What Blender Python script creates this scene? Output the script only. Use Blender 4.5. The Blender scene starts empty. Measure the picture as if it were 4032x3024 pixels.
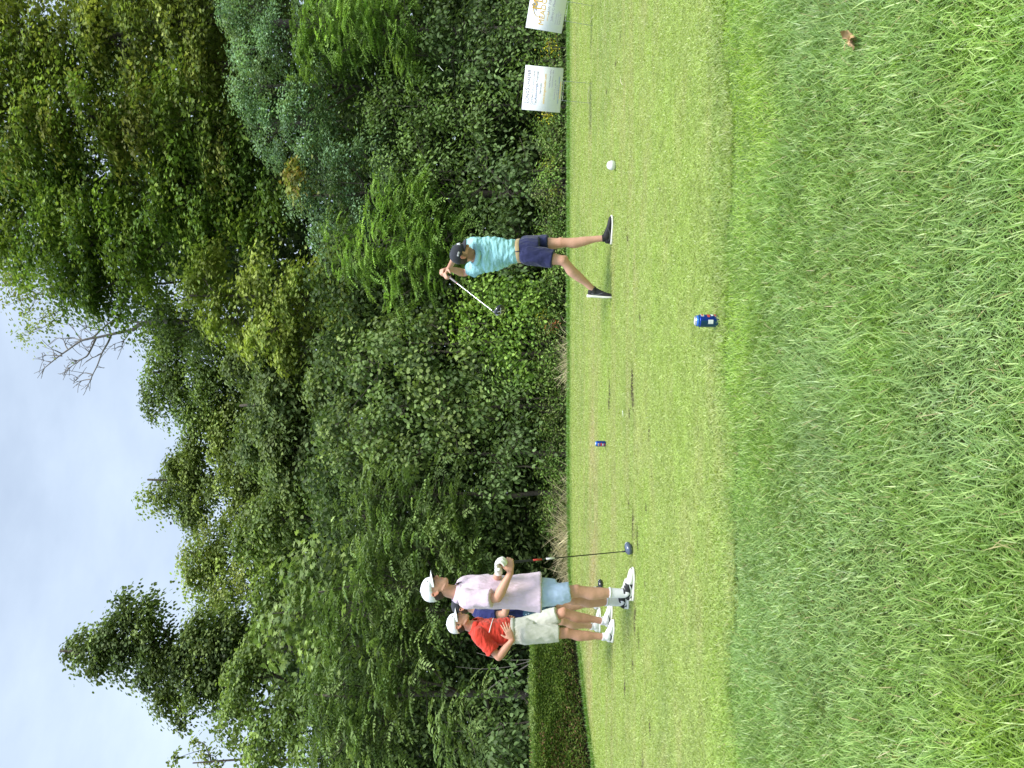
import bpy, math, numpy as np
from mathutils import Vector, Matrix, noise as mnoise
RS = np.random.RandomState(11)
F = 3028.0; H = 1.08                       # focal length in photo pixels, camera height
R = math.radians
def W(sx, sy, d):                          # photo pixel + distance -> world point (the photo lies on its side)
    return Vector(((1512.0-sy)/F*d, d, H-(sx-2016.0)/F*d))
def K(x, y, d): return W(x*1.8228, y*1.8228, d)
def G(sx, sy):                             # photo pixel on the tee plane
    d = F*H/(sx-2016.0); return Vector(((1512.0-sy)/F*d, d, 0.0))
scene = bpy.context.scene
COL = scene.collection
ORG = {}
def setp(o, label=None, cat=None, group=None, kind=None):
    if label: o['label'] = label
    if cat: o['category'] = cat
    if group: o['group'] = group
    if kind: o['kind'] = kind
    return o
def thing(name, loc, label, cat, group=None):
    o = bpy.data.objects.new(name, None); COL.objects.link(o)
    o.location = loc; o.empty_display_size = 0.1; ORG[o.name] = Vector(loc)
    return setp(o, label, cat, group)
def fast_mesh(name, V, faces, colors=None, smooth=False):
    V = np.asarray(V, dtype=np.float32).reshape(-1, 3)
    me = bpy.data.meshes.new(name)
    if not isinstance(faces, (list, tuple)) or (len(faces) and not isinstance(faces[0], np.ndarray)):
        faces = [faces] if isinstance(faces, np.ndarray) else faces
    if len(faces) and not isinstance(faces[0], np.ndarray):
        me.from_pydata([tuple(v) for v in V.tolist()], [], [tuple(int(i) for i in f) for f in faces])
    else:
        loops = np.concatenate([f.reshape(-1) for f in faces]).astype(np.int32)
        tot = np.concatenate([np.full(len(f), f.shape[1], dtype=np.int32) for f in faces])
        start = np.concatenate([[0], np.cumsum(tot)[:-1]]).astype(np.int32)
        me.vertices.add(len(V)); me.vertices.foreach_set('co', V.reshape(-1))
        me.loops.add(len(loops)); me.loops.foreach_set('vertex_index', loops)
        me.polygons.add(len(tot)); me.polygons.foreach_set('loop_start', start)
        me.update(calc_edges=True)
    if colors is not None:
        a = me.color_attributes.new('Col', 'FLOAT_COLOR', 'POINT')
        C = np.ones((len(V), 4), dtype=np.float32); C[:, :3] = colors
        a.data.foreach_set('color', C.reshape(-1))
    if smooth and len(me.polygons):
        me.polygons.foreach_set('use_smooth', np.ones(len(me.polygons), dtype=bool))
    me.validate(); me.update()
    return me
def obj(name, V, faces, mat, parent=None, colors=None, smooth=False, origin=None):
    V = np.array([tuple(v) for v in V], dtype=np.float32) if not isinstance(V, np.ndarray) else V.astype(np.float32)
    o0 = ORG[parent.name] if parent is not None else (Vector(origin) if origin is not None else Vector((0, 0, 0)))
    V = V-np.array(o0, dtype=np.float32)
    me = fast_mesh(name, V, faces, colors, smooth)
    if mat: me.materials.append(mat)
    o = bpy.data.objects.new(name, me); COL.objects.link(o)
    if parent is not None:
        o.parent = parent; ORG[o.name] = o0
    else:
        o.location = o0; ORG[o.name] = o0
    return o
# ---- geometry collectors -------------------------------------------------
class MB:
    def __init__(s): s.v = []; s.f = []
    def add(s, V, Fc):
        b = len(s.v); s.v += [Vector(v) for v in V]; s.f += [tuple(i+b for i in f) for f in Fc]; return s
    def loft(s, rings, n=20, power=2.0, cap=True):
        V = []; Fc = []
        for c, a, b in rings:
            c, a, b = Vector(c), Vector(a), Vector(b)
            for i in range(n):
                t = 2*math.pi*i/n; ct, st = math.cos(t), math.sin(t)
                e = 2.0/power
                x = math.copysign(abs(ct)**e, ct); y = math.copysign(abs(st)**e, st)
                V.append(c+a*x+b*y)
        for k in range(len(rings)-1):
            for i in range(n):
                j = (i+1) % n
                Fc.append((k*n+i, k*n+j, (k+1)*n+j, (k+1)*n+i))
        if cap:
            Fc.append(tuple(reversed(range(n)))); Fc.append(tuple((len(rings)-1)*n+i for i in range(n)))
        return s.add(V, Fc)
    def ball(s, c, r, ax=None, n=14):
        c = Vector(c); r = Vector(r) if hasattr(r, '__len__') else Vector((r, r, r))
        M = ax if ax is not None else Matrix.Identity(3)
        rings = []
        m = max(6, n//2)
        for k in range(1, m):
            t = math.pi*k/m-math.pi/2
            rings.append((c+M@Vector((0, 0, math.sin(t)*r.z)), M@Vector((math.cos(t)*r.x, 0, 0)), M@Vector((0, math.cos(t)*r.y, 0))))
        return s.loft(rings, n)
    def limb(s, pts, n=14, sub=5, flat=(False, False), side=None, ell=1.0):
        P = [Vector(p[0]) for p in pts]; Rr = [p[1] for p in pts]
        Q = []; q = []
        for i in range(len(P)-1):
            p0 = P[max(i-1, 0)]; p1 = P[i]; p2 = P[i+1]; p3 = P[min(i+2, len(P)-1)]
            for k in range(sub):
                t = k/sub
                Q.append(0.5*((2*p1)+(p2-p0)*t+(2*p0-5*p1+4*p2-p3)*t*t+(3*p1-p0-3*p2+p3)*t**3))
                u = t*t*(3-2*t); q.append(Rr[i]*(1-u)+Rr[i+1]*u)
        Q.append(P[-1]); q.append(Rr[-1])
        sd = Vector(side) if side is not None else None
        if sd is None:
            d = (Q[-1]-Q[0]).normalized(); sd = Vector((0, 0, 1)) if abs(d.z) < 0.8 else Vector((1, 0, 0))
        rings = []
        def fr(i):
            d = (Q[min(i+1, len(Q)-1)]-Q[max(i-1, 0)]).normalized()
            a = (sd-d*sd.dot(d)).normalized(); b = d.cross(a); return d, a, b
        if not flat[0]:
            d, a, b = fr(0)
            for t in (75, 50, 25):
                rings.append((Q[0]-d*q[0]*math.sin(R(t)), a*q[0]*math.cos(R(t)), b*q[0]*math.cos(R(t))*ell))
        for i in range(len(Q)):
            d, a, b = fr(i); rings.append((Q[i], a*q[i], b*q[i]*ell))
        if not flat[1]:
            d, a, b = fr(len(Q)-1)
            for t in (25, 50, 75):
                rings.append((Q[-1]+d*q[-1]*math.sin(R(t)), a*q[-1]*math.cos(R(t)), b*q[-1]*math.cos(R(t))*ell))
        return s.loft(rings, n)
    def box(s, c, ax, ay, az):                       # centre and half axes
        c, ax, ay, az = map(Vector, (c, ax, ay, az)); V = []
        for i in (-1, 1):
            for j in (-1, 1):
                for k in (-1, 1): V.append(c+ax*i+ay*j+az*k)
        return s.add(V, [(0, 1, 3, 2), (4, 6, 7, 5), (0, 4, 5, 1), (2, 3, 7, 6), (0, 2, 6, 4), (1, 5, 7, 3)])
    def obj(s, name, mat, parent=None, smooth=True, origin=None, bevel=0):
        o = obj(name, s.v, s.f, mat, parent, smooth=smooth, origin=origin)
        if bevel:
            m = o.modifiers.new('bevel', 'BEVEL'); m.width = bevel; m.segments = 2; m.limit_method = 'ANGLE'
        return o
    def remesh(s, voxel, smooth=3, fac=0.5):
        me = bpy.data.meshes.new('tmp'); me.from_pydata([tuple(v) for v in s.v], [], s.f); me.update()
        o = bpy.data.objects.new('tmp', me); COL.objects.link(o)
        m = o.modifiers.new('r', 'REMESH'); m.mode = 'VOXEL'; m.voxel_size = voxel
        if smooth:
            m = o.modifiers.new('s', 'SMOOTH'); m.iterations = smooth; m.factor = fac
        dg = bpy.context.evaluated_depsgraph_get(); dg.update()
        e = o.evaluated_get(dg).to_mesh()
        V = np.empty(len(e.vertices)*3, dtype=np.float32); e.vertices.foreach_get('co', V); V = V.reshape(-1, 3)
        N = np.empty(len(e.vertices)*3, dtype=np.float32); e.vertices.foreach_get('normal', N); N = N.reshape(-1, 3)
        L = np.empty(len(e.loops), dtype=np.int32); e.loops.foreach_get('vertex_index', L)
        Fq = L.reshape(-1, 4) if len(L) == 4*len(e.polygons) else None
        if Fq is None: Fq = [tuple(p.vertices) for p in e.polygons]
        o.evaluated_get(dg).to_mesh_clear()
        bpy.data.objects.remove(o); bpy.data.meshes.remove(me)
        return V.copy(), N.copy(), Fq
# ---- value noise on numpy arrays ----------------------------------------------
_L = RS.rand(256, 256).astype(np.float32)
def vn(x, y):
    xi = np.floor(x).astype(int); yi = np.floor(y).astype(int); fx = x-xi; fy = y-yi
    fx = fx*fx*(3-2*fx); fy = fy*fy*(3-2*fy)
    a = _L[xi & 255, yi & 255]; b = _L[(xi+1) & 255, yi & 255]; c = _L[xi & 255, (yi+1) & 255]; d = _L[(xi+1) & 255, (yi+1) & 255]
    return (a*(1-fx)+b*fx)*(1-fy)+(c*(1-fx)+d*fx)*fy
def fbm(x, y, o=4):
    s = 0; a = 0.5; t = 0
    for k in range(o):
        s = s+a*vn(x*2**k+17.3*k, y*2**k+5.1*k); t += a; a *= 0.5
    return s/t
# ---- materials -------------------------------------------------------------------
def mat(name, col=(0.5, 0.5, 0.5), rough=0.6, metal=0.0, spec=0.5, bump=None, vary=None, attr=False, sheen=0, coat=0):
    m = bpy.data.materials.new(name); m.use_nodes = True; nt = m.node_tree; b = nt.nodes['Principled BSDF']
    b.inputs['Base Color'].default_value = (*col, 1); b.inputs['Roughness'].default_value = rough
    b.inputs['Metallic'].default_value = metal; b.inputs['Specular IOR Level'].default_value = spec
    if sheen: b.inputs['Sheen Weight'].default_value = sheen
    if coat: b.inputs['Coat Weight'].default_value = coat
    src = None
    if attr:
        a = nt.nodes.new('ShaderNodeAttribute'); a.attribute_name = 'Col'; src = a.outputs['Color']
    if vary:                                      # (scale, amount)
        tc = nt.nodes.new('ShaderNodeTexCoord'); n = nt.nodes.new('ShaderNodeTexNoise'); n.inputs['Scale'].default_value = vary[0]
        n.inputs['Detail'].default_value = 5; nt.links.new(tc.outputs['Object'], n.inputs['Vector'])
        mr = nt.nodes.new('ShaderNodeMapRange'); mr.inputs['From Min'].default_value = 0.3; mr.inputs['From Max'].default_value = 0.7
        mr.inputs['To Min'].default_value = 1-vary[1]; mr.inputs['To Max'].default_value = 1+vary[1]
        nt.links.new(n.outputs['Fac'], mr.inputs['Value'])
        mx = nt.nodes.new('ShaderNodeMix'); mx.data_type = 'RGBA'; mx.blend_type = 'MULTIPLY'; mx.inputs['Factor'].default_value = 1
        if src: nt.links.new(src, mx.inputs['A'])
        else: mx.inputs['A'].default_value = (*col, 1)
        nt.links.new(mr.outputs['Result'], mx.inputs['B']); src = mx.outputs['Result']
    if src: nt.links.new(src, b.inputs['Base Color'])
    if bump:                                      # (scale, strength, distance)
        tc = nt.nodes.new('ShaderNodeTexCoord'); n = nt.nodes.new('ShaderNodeTexNoise'); n.inputs['Scale'].default_value = bump[0]
        n.inputs['Detail'].default_value = 6; nt.links.new(tc.outputs['Object'], n.inputs['Vector'])
        bp = nt.nodes.new('ShaderNodeBump'); bp.inputs['Strength'].default_value = bump[1]; bp.inputs['Distance'].default_value = bump[2]
        nt.links.new(n.outputs['Fac'], bp.inputs['Height']); nt.links.new(bp.outputs['Normal'], b.inputs['Normal'])
    return m
def leaf_mat(name, rough=0.5, trans=0.33, spec=0.3, tint=(1.25, 1.3, 0.45)):
    m = bpy.data.materials.new(name); m.use_nodes = True; nt = m.node_tree; b = nt.nodes['Principled BSDF']; out = nt.nodes['Material Output']
    a = nt.nodes.new('ShaderNodeAttribute'); a.attribute_name = 'Col'
    b.inputs['Roughness'].default_value = rough; b.inputs['Specular IOR Level'].default_value = spec
    nt.links.new(a.outputs['Color'], b.inputs['Base Color'])
    t = nt.nodes.new('ShaderNodeBsdfTranslucent'); mx = nt.nodes.new('ShaderNodeMix'); mx.data_type = 'RGBA'; mx.blend_type = 'MULTIPLY'
    mx.inputs['Factor'].default_value = 1; mx.inputs['B'].default_value = (*tint, 1)
    nt.links.new(a.outputs['Color'], mx.inputs['A']); nt.links.new(mx.outputs['Result'], t.inputs['Color'])
    ms = nt.nodes.new('ShaderNodeMixShader'); ms.inputs['Fac'].default_value = trans
    nt.links.new(b.outputs['BSDF'], ms.inputs[1]); nt.links.new(t.outputs['BSDF'], ms.inputs[2]); nt.links.new(ms.outputs['Shader'], out.inputs['Surface'])
    return m
M = dict(
 leaf=leaf_mat('leaf_green', .55, .36, .22, (1.15, 1.2, .7)), grass=leaf_mat('grass_blade', 0.38, 0.3, 0.5, (1.2, 1.25, 0.5)), dry=leaf_mat('dry_stem', 0.8, 0.15, 0.2, (1, 1, 0.8)),
 bark=mat('bark', (0.10, 0.085, 0.065), 0.9, bump=(18, 0.6, 0.03), vary=(6, 0.35)),
 deadwood=mat('dead_wood', (0.22, 0.20, 0.18), 0.85, vary=(4, 0.25)),
 turfbase=mat('turf_base', attr=True, rough=0.95, spec=0.1, vary=(60, 0.25), bump=(120, 0.5, 0.01)),
 soil=mat('woodland_soil', (0.045, 0.036, 0.022), 0.95, spec=0.1, vary=(3, 0.4), bump=(10, 0.7, 0.05)),
 hedgecore=mat('hedge_twigs', (0.035, 0.032, 0.016), 0.95, spec=0.1, vary=(25, 0.4)),
 skin=mat('skin', attr=True, rough=0.5, spec=0.4, vary=(40, 0.06)),
 hair=mat('hair', (0.045, 0.026, 0.016), 0.6, bump=(150, 0.6, 0.004)),
 sign=mat('sign_board', (0.86, 0.88, 0.93), 0.85, spec=.15), wire=mat('sign_wire', (0.35, 0.37, 0.37), 0.4, 0.8),
 ink=mat('sign_ink_grey', (0.12, 0.13, 0.17), 0.5), inkb=mat('sign_ink_blue', (0.10, 0.16, 0.35), 0.5), gold=mat('sign_ink_gold', (0.78, 0.48, 0.08), 0.5), greyink=mat('sign_ink_light_grey', (0.36, 0.37, 0.42), 0.5),
 white=mat('white_gloss', (0.82, 0.83, 0.80), 0.3, vary=(30, 0.04)),
 steel=mat('shaft_steel', (0.62, 0.63, 0.64), 0.25, 0.9), blackgloss=mat('black_gloss', (0.012, 0.013, 0.016), 0.18, coat=0.6), grip=mat('grip_rubber', (0.02, 0.02, 0.022), 0.7),
 slate=mat('crown_slate', (0.10, 0.13, 0.19), 0.22, 0.3, coat=0.5), whiteclub=mat('club_white', (0.8, 0.8, 0.8), 0.35), redband=mat('club_red', (0.5, 0.05, 0.03), 0.35),
)
def cloth(name, col, amt=0.06, sc=9): 
    return mat(name, col, 0.85, spec=0.2, vary=(sc, amt), bump=(14, 0.35, 0.02), sheen=0.15)
SKYC=(.58,1.0); CLOUD=(5.9,7.0,8.5); SKYS=.10; SUNE=3.3; SUNA=20; EXPO=0.52
# =============================== PEOPLE ===============================
def frame(fwd, up):
    u = Vector(up).normalized(); f = Vector(fwd); f = (f-u*f.dot(u)).normalized(); r = f.cross(u).normalized(); return r, f, u
def hand_pts(mb, wrist, d, n, t, curl=0.9, s=1.0, grow=0.0, thumb=0.6, spread=0.12):
    """palm + five bent fingers; d finger direction, n the way the palm faces, t towards the thumb"""
    d = Vector(d).normalized(); n = Vector(n); n = (n-d*n.dot(d)).normalized(); t0 = Vector(t); t = (t0-d*t0.dot(d)-n*t0.dot(n)).normalized()
    w = Vector(wrist); g = grow
    mb.loft([(w-d*0.02*s, t*(0.026*s+g), n*(0.020*s+g)), (w+d*0.012*s, t*(0.030*s+g), n*(0.019*s+g)), (w+d*0.05*s, t*(0.041*s+g), n*(0.0165*s+g)), (w+d*0.088*s, t*(0.040*s+g), n*(0.0135*s+g)), (w+d*0.098*s, t*(0.034*s+g), n*(0.009*s+g))], 16, 2.6)
    L = [(0.044, 0.027, 0.022), (0.048, 0.031, 0.024), (0.045, 0.029, 0.023), (0.035, 0.022, 0.020)]
    for i, ls in enumerate(L):
        o = (0.030-0.020*i)*s
        p = w+d*(0.090-0.004*abs(i-1))*s+t*o; fd = (d+t*(spread*(1.2-0.9*i)*0.6)).normalized(); rr = (0.0092-0.0006*(i == 3)*2)*s+g
        pts = [(p-fd*0.012*s, rr)]; ang = 0.0
        for j, l in enumerate(ls):
            ang += curl*(0.85, 1.1, 0.75)[j]
            q = fd*math.cos(ang)+n*math.sin(ang)
            pts.append((p, rr)); p = p+q*l*s; rr *= 0.93
        pts.append((p, rr))
        mb.limb(pts, 10, 3)
    p = w+d*0.022*s+t*0.026*s; td = (t*0.75+d*0.6+n*0.25).normalized()
    pts = [(p-td*0.01, 0.013*s+g), (p+td*0.03*s, 0.0125*s+g)]
    p2 = p+td*0.03*s; td2 = (td+n*thumb*0.8+d*0.35).normalized(); p3 = p2+td2*0.03*s; td3 = (td2+n*thumb*0.7-t*0.35*thumb).normalized(); p4 = p3+td3*0.024*s
    pts += [(p3, 0.0108*s+g), (p4, 0.0088*s+g)]
    mb.limb(pts, 10, 3)
def bulge(mb, a, b, pts):                          # limb given as (fraction, radius) stations along a->b
    a, b = Vector(a), Vector(b); mb.limb([(a.lerp(b, f), r) for f, r in pts], 16, 4)
HEADR = [(-.112, .058, .020, .018), (-.104, .052, .034, .034), (-.085, .040, .047, .052), (-.060, .026, .056, .068), (-.03, .014, .064, .082), (0, .006, .070, .090), (.03, .001, .074, .095), (.06, -.002, .074, .095), (.085, -.005, .067, .087), (.104, -.006, .050, .067), (.116, -.007, .028, .040)]
def head_parts(mb, c, fr_, s=1.0):
    r, f, u = fr_
    P = lambda x, y, z: c+(r*x+f*y+u*z)*s
    mb.loft([(P(0, y, z), r*rx*s, f*ry*s) for z, y, rx, ry in HEADR], 24, 2.1)
    mb.limb([(P(0, .090, .022), .008*s), (P(0, .103, .002), .009*s), (P(0, .118, -.021), .0125*s), (P(0, .106, -.030), .012*s)], 10, 4)
    for sg in (-1, 1):
        mb.ball(P(sg*.012, .102, -.030), (.009*s, .010*s, .007*s), Matrix((r, f, u)).transposed(), 8)
        mb.ball(P(sg*.032, .083, .026), (.020*s, .010*s, .007*s), Matrix((r, f, u)).transposed(), 8)
        mb.ball(P(sg*.040, .066, -.018), (.018*s, .016*s, .014*s), Matrix((r, f, u)).transposed(), 8)
        # ear: rim, lobe and bowl
        e = P(sg*.078, -.012, .000); out = (r*sg*0.75-f*0.45).normalized()
        A = Matrix((out, u, out.cross(u))).transposed()
        mb.limb([(P(sg*.073, .004, .010), .005*s), (P(sg*.082, -.002, .030), .0055*s), (P(sg*.090, -.020, .033), .006*s), (P(sg*.092, -.028, .014), .006*s), (P(sg*.086, -.018, -.012), .0055*s), (P(sg*.078, -.005, -.026), .007*s), (P(sg*.072, .002, -.020), .006*s)], 8, 4)
        mb.limb([(P(sg*.072, -.002, .018), .007*s), (P(sg*.078, -.014, .008), .009*s), (P(sg*.073, -.004, -.014), .008*s)], 8, 3)
    mb.limb([(P(-.024, .082, -.058), .006*s), (P(0, .098, -.055), .0075*s), (P(.024, .082, -.058), .006*s)], 8, 4)
    mb.limb([(P(-.020, .080, -.070), .006*s), (P(0, .095, -.070), .008*s), (P(.020, .080, -.070), .006*s)], 8, 4)
    mb.ball(P(0, .082, -.096), (.020*s, .014*s, .015*s), Matrix((r, f, u)).transposed(), 10)
    mb.limb([(P(-.052, .010, -.062), .012*s), (P(-.040, .045, -.090), .013*s), (P(0, .070, -.104), .014*s), (P(.040, .045, -.090), .013*s), (P(.052, .010, -.062), .012*s)], 8, 4)
def to_local(V, c, fr_, s=1.0):
    D = V-np.array(c); return np.stack([D@np.array(fr_[0]), D@np.array(fr_[1]), D@np.array(fr_[2])], 1)/s
def wrinkle(V, N, amp, sc, seed, stretch=(1, 1, 1), crease=0.5):
    out = V.copy()
    for i in range(len(V)):
        p = Vector((float(V[i, 0])*stretch[0]*sc+seed, float(V[i, 1])*stretch[1]*sc, float(V[i, 2])*stretch[2]*sc))
        a = mnoise.noise(p); b = 1-abs(mnoise.noise(p*2.1+Vector((5, 1, 2))))*2.2
        out[i] += N[i]*amp*(a+crease*max(b, -0.3))
    return out
def shoe(parent, ankle, fdir, up, mats, flat=True, s=1.0, marks=None):
    """upper + sole (+ mark) ; ankle point is where the leg enters, sole 8 cm below"""
    r, f, u = frame(fdir, up); c = Vector(ankle)-u*0.085*s-f*0.055*s     # heel on the ground
    if flat: c = Vector((c.x, c.y, -0.003))
    st = [(.0, .026, .070, .052), (.02, .033, .085, .050), (.05, .036, .092, .05), (.09, .036, .098, .05), (.125, .038, .088, .045), (.16, .043, .072, .036), (.20, .048, .060, .030), (.24, .048, .052, .026), (.27, .040, .045, .02), (.287, .022, .034, .01)]
    mb = MB(); rings = []
    for x, w, h, lo in st:
        rings.append((c+f*x*s+u*(0.018+(h-0.018)*0.5)*s, r*w*s, u*(h-0.010)*0.5*s))
    mb.loft(rings, 18, 2.6)
    mb.limb([(c+f*.062*s+u*.07*s, .040*s), (c+f*.062*s+u*.103*s, .038*s)], 16, 2, (False, True))
    up_ = mb.obj('shoe', mats[0], parent)
    ms = MB(); rings = []
    for x, w, h, lo in [(-.008, .022, 0, 0), (.005, .034, 0, 0), (.05, .039, 0, 0), (.10, .038, 0, 0), (.16, .046, 0, 0), (.215, .053, 0, 0), (.255, .049, 0, 0), (.285, .034, 0, 0), (.300, .014, 0, 0)]:
        t = .030-.010*max(0, x)/.3; lift = max(0, (x-.2))*0.10
        rings.append((c+f*x*s+u*(t*0.5+lift)*s, r*w*s, u*t*0.5*s))
    ms.loft(rings, 20, 4.0)
    so = ms.obj('sole', mats[1], up_)
    if marks == 'toe':                                # white toe box and heel tab of the two tone shoe
        mt_ = MB(); mt_.loft([(c+f*x*s+u*(0.018+(h-0.018)*0.5)*s, r*(w+.0025)*s, u*((h-0.010)*0.5+.0025)*s) for x, w, h, lo in st[5:]], 18, 2.6); mt_.obj('toe_cap', mats[1], up_)
        mt_ = MB(); mt_.loft([(c+f*x*s+u*(0.018+(h-0.018)*0.35)*s, r*(w+.0025)*s, u*((h-0.010)*0.33)*s) for x, w, h, lo in [(-.003, .026, .07, 0), (.022, .033, .07, 0)]], 18, 2.6); mt_.obj('heel_tab', mats[1], up_)
    # laces
    ml = MB()
    for k in range(4):
        x = .105+.024*k; z = .094-.010*k
        ml.limb([(c+f*x*s+r*.024*s+u*(z-.006)*s, .003), (c+f*(x+.008)*s+u*(z+.004)*s, .003), (c+f*x*s-r*.024*s+u*(z-.006)*s, .003)], 6, 3)
    ml.limb([(c+f*.10*s+u*.10*s, .003), (c+f*.115*s+u*.118*s+r*.012*s, .003), (c+f*.13*s+u*.105*s+r*.02*s, .003)], 6, 3)
    ml.obj('lace', mats[2], up_)
    if marks:                                         # curved side mark on both flanks
        for sg in (-1, 1):
            pts = [(.032, .046, .004), (.05, .036, .008), (.075, .031, .010), (.10, .034, .008), (.125, .043, .006), (.15, .053, .003), (.165, .058, .001)]
            V = []; Fc = []
            for x, z, hw in pts:
                w = np.interp(x, [q[0] for q in st], [q[1] for q in st])
                h = np.interp(x, [q[0] for q in st], [q[2] for q in st]); zc = 0.018+(h-0.018)*0.5; hh = (h-0.010)*0.5
                for zz in (z-hw, z+hw):
                    k = max(0, 1-(abs(zz-zc)/hh)**2.6)**(1/2.6)
                    V.append(c+(f*x+u*zz+r*sg*(w*k+.0025))*s)
            n = len(V)
            V += [v-r*sg*0.003*s for v in V]
            for i in range(len(pts)-1):
                Fc += [(2*i, 2*i+1, 2*i+3, 2*i+2), (n+2*i, n+2*i+2, n+2*i+3, n+2*i+1)]
            obj('side_mark', V, Fc, mats[3], up_)
    return up_
def cap(parent, c, fr_, col, under, s=1.0, name='cap'):
    r, f, u = fr_; P = lambda x, y, z: c+(r*x+f*y+u*z)*s
    mb = MB(); rings = []
    for z, k in [(.034, 1.0), (.036, 1.045), (.055, 1.06), (.075, 1.03), (.095, .93), (.112, .78), (.126, .58), (.135, .36), (.139, .13)]:
        rings.append((P(0, .002-.004*(z > .1), z+.0), r*.0815*k*s, f*.106*k*s))
    mb.loft(rings, 36, 2.1)
    mb.ball(P(0, -.002, .141), (.008*s, .008*s, .005*s), Matrix((r, f, u)).transposed(), 8)
    for v in mb.v:                                     # back of the cap sits lower than the front
        d = v-c; y = d.dot(f)/s; z = d.dot(u)/s
        if z < .08: v -= u*(.028*max(0, (-y+.02)/.12)*(1-(z-.034)/.046))*s
    for k in range(3):                                 # panel seams as raised ridges
        a = math.pi*k/3
        pts = []
        for q in range(13):
            t = math.pi*q/12; rr = math.cos(t); zz = math.sin(t)
            pts.append((P(math.cos(a)*rr*.0865, math.sin(a)*rr*.112+.002, .045+zz*.0945), .0016*s))
        mb.limb(pts, 5, 2)
    cp = mb.obj(name, col, parent)
    V = []; Fc = []; nx = 17; ny = 6; top = []
    for layer in (0, 1):
        for j in range(ny):
            v = j/(ny-1)
            for i in range(nx):
                a = (i/(nx-1)-.5)*2
                ang = a*R(62); yb = .100*math.cos(ang)+.004; xb = .079*math.sin(ang)
                ln = .078*math.sqrt(max(0, 1-abs(a)**2.2))
                x = xb*(1+.03*v); y = yb-.004+ln*v; z = .043-.020*(xb/.073)**2*(.35+.65*v)-.016*v
                V.append(P(x, y, z-(0.0035 if layer else 0)))
    m = nx*ny
    for j in range(ny-1):
        for i in range(nx-1):
            a0 = j*nx+i; Fc.append((a0, a0+1, a0+nx+1, a0+nx)); Fc.append((m+a0, m+a0+nx, m+a0+nx+1, m+a0+1))
    for i in range(nx-1):
        a0 = (ny-1)*nx+i; Fc.append((a0, a0+1, m+a0+1, m+a0))
    br = obj('brim', V, Fc, col, cp, smooth=True)
    br.data.materials.append(under)
    for i, p in enumerate(br.data.polygons):
        if i < 2*(nx-1)*(ny-1) and i % 2 == 1: p.material_index = 1
    return cp
def torso_rings(Pc, Pr, Cc, Cr, Nb, fw, sizes):
    """sizes: list of (t, halfwidth, halfdepth); t 0 pelvis centre, 1 chest centre, 2 neck base"""
    out = []
    Pr = Pr.normalized(); Cr = Cr.normalized()
    for t, w, dpt in sizes:
        if t <= 1: c = Pc.lerp(Cc, t); r = Pr.lerp(Cr, max(0, min(1, t))).normalized(); ax = (Cc-Pc).normalized()
        else: c = Cc.lerp(Nb, t-1); r = Cr; ax = (Nb-Cc).normalized()
        r = (r-ax*r.dot(ax)).normalized(); f = ax.cross(r)
        out.append((c, r*w, f*dpt))
    return out
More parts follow.
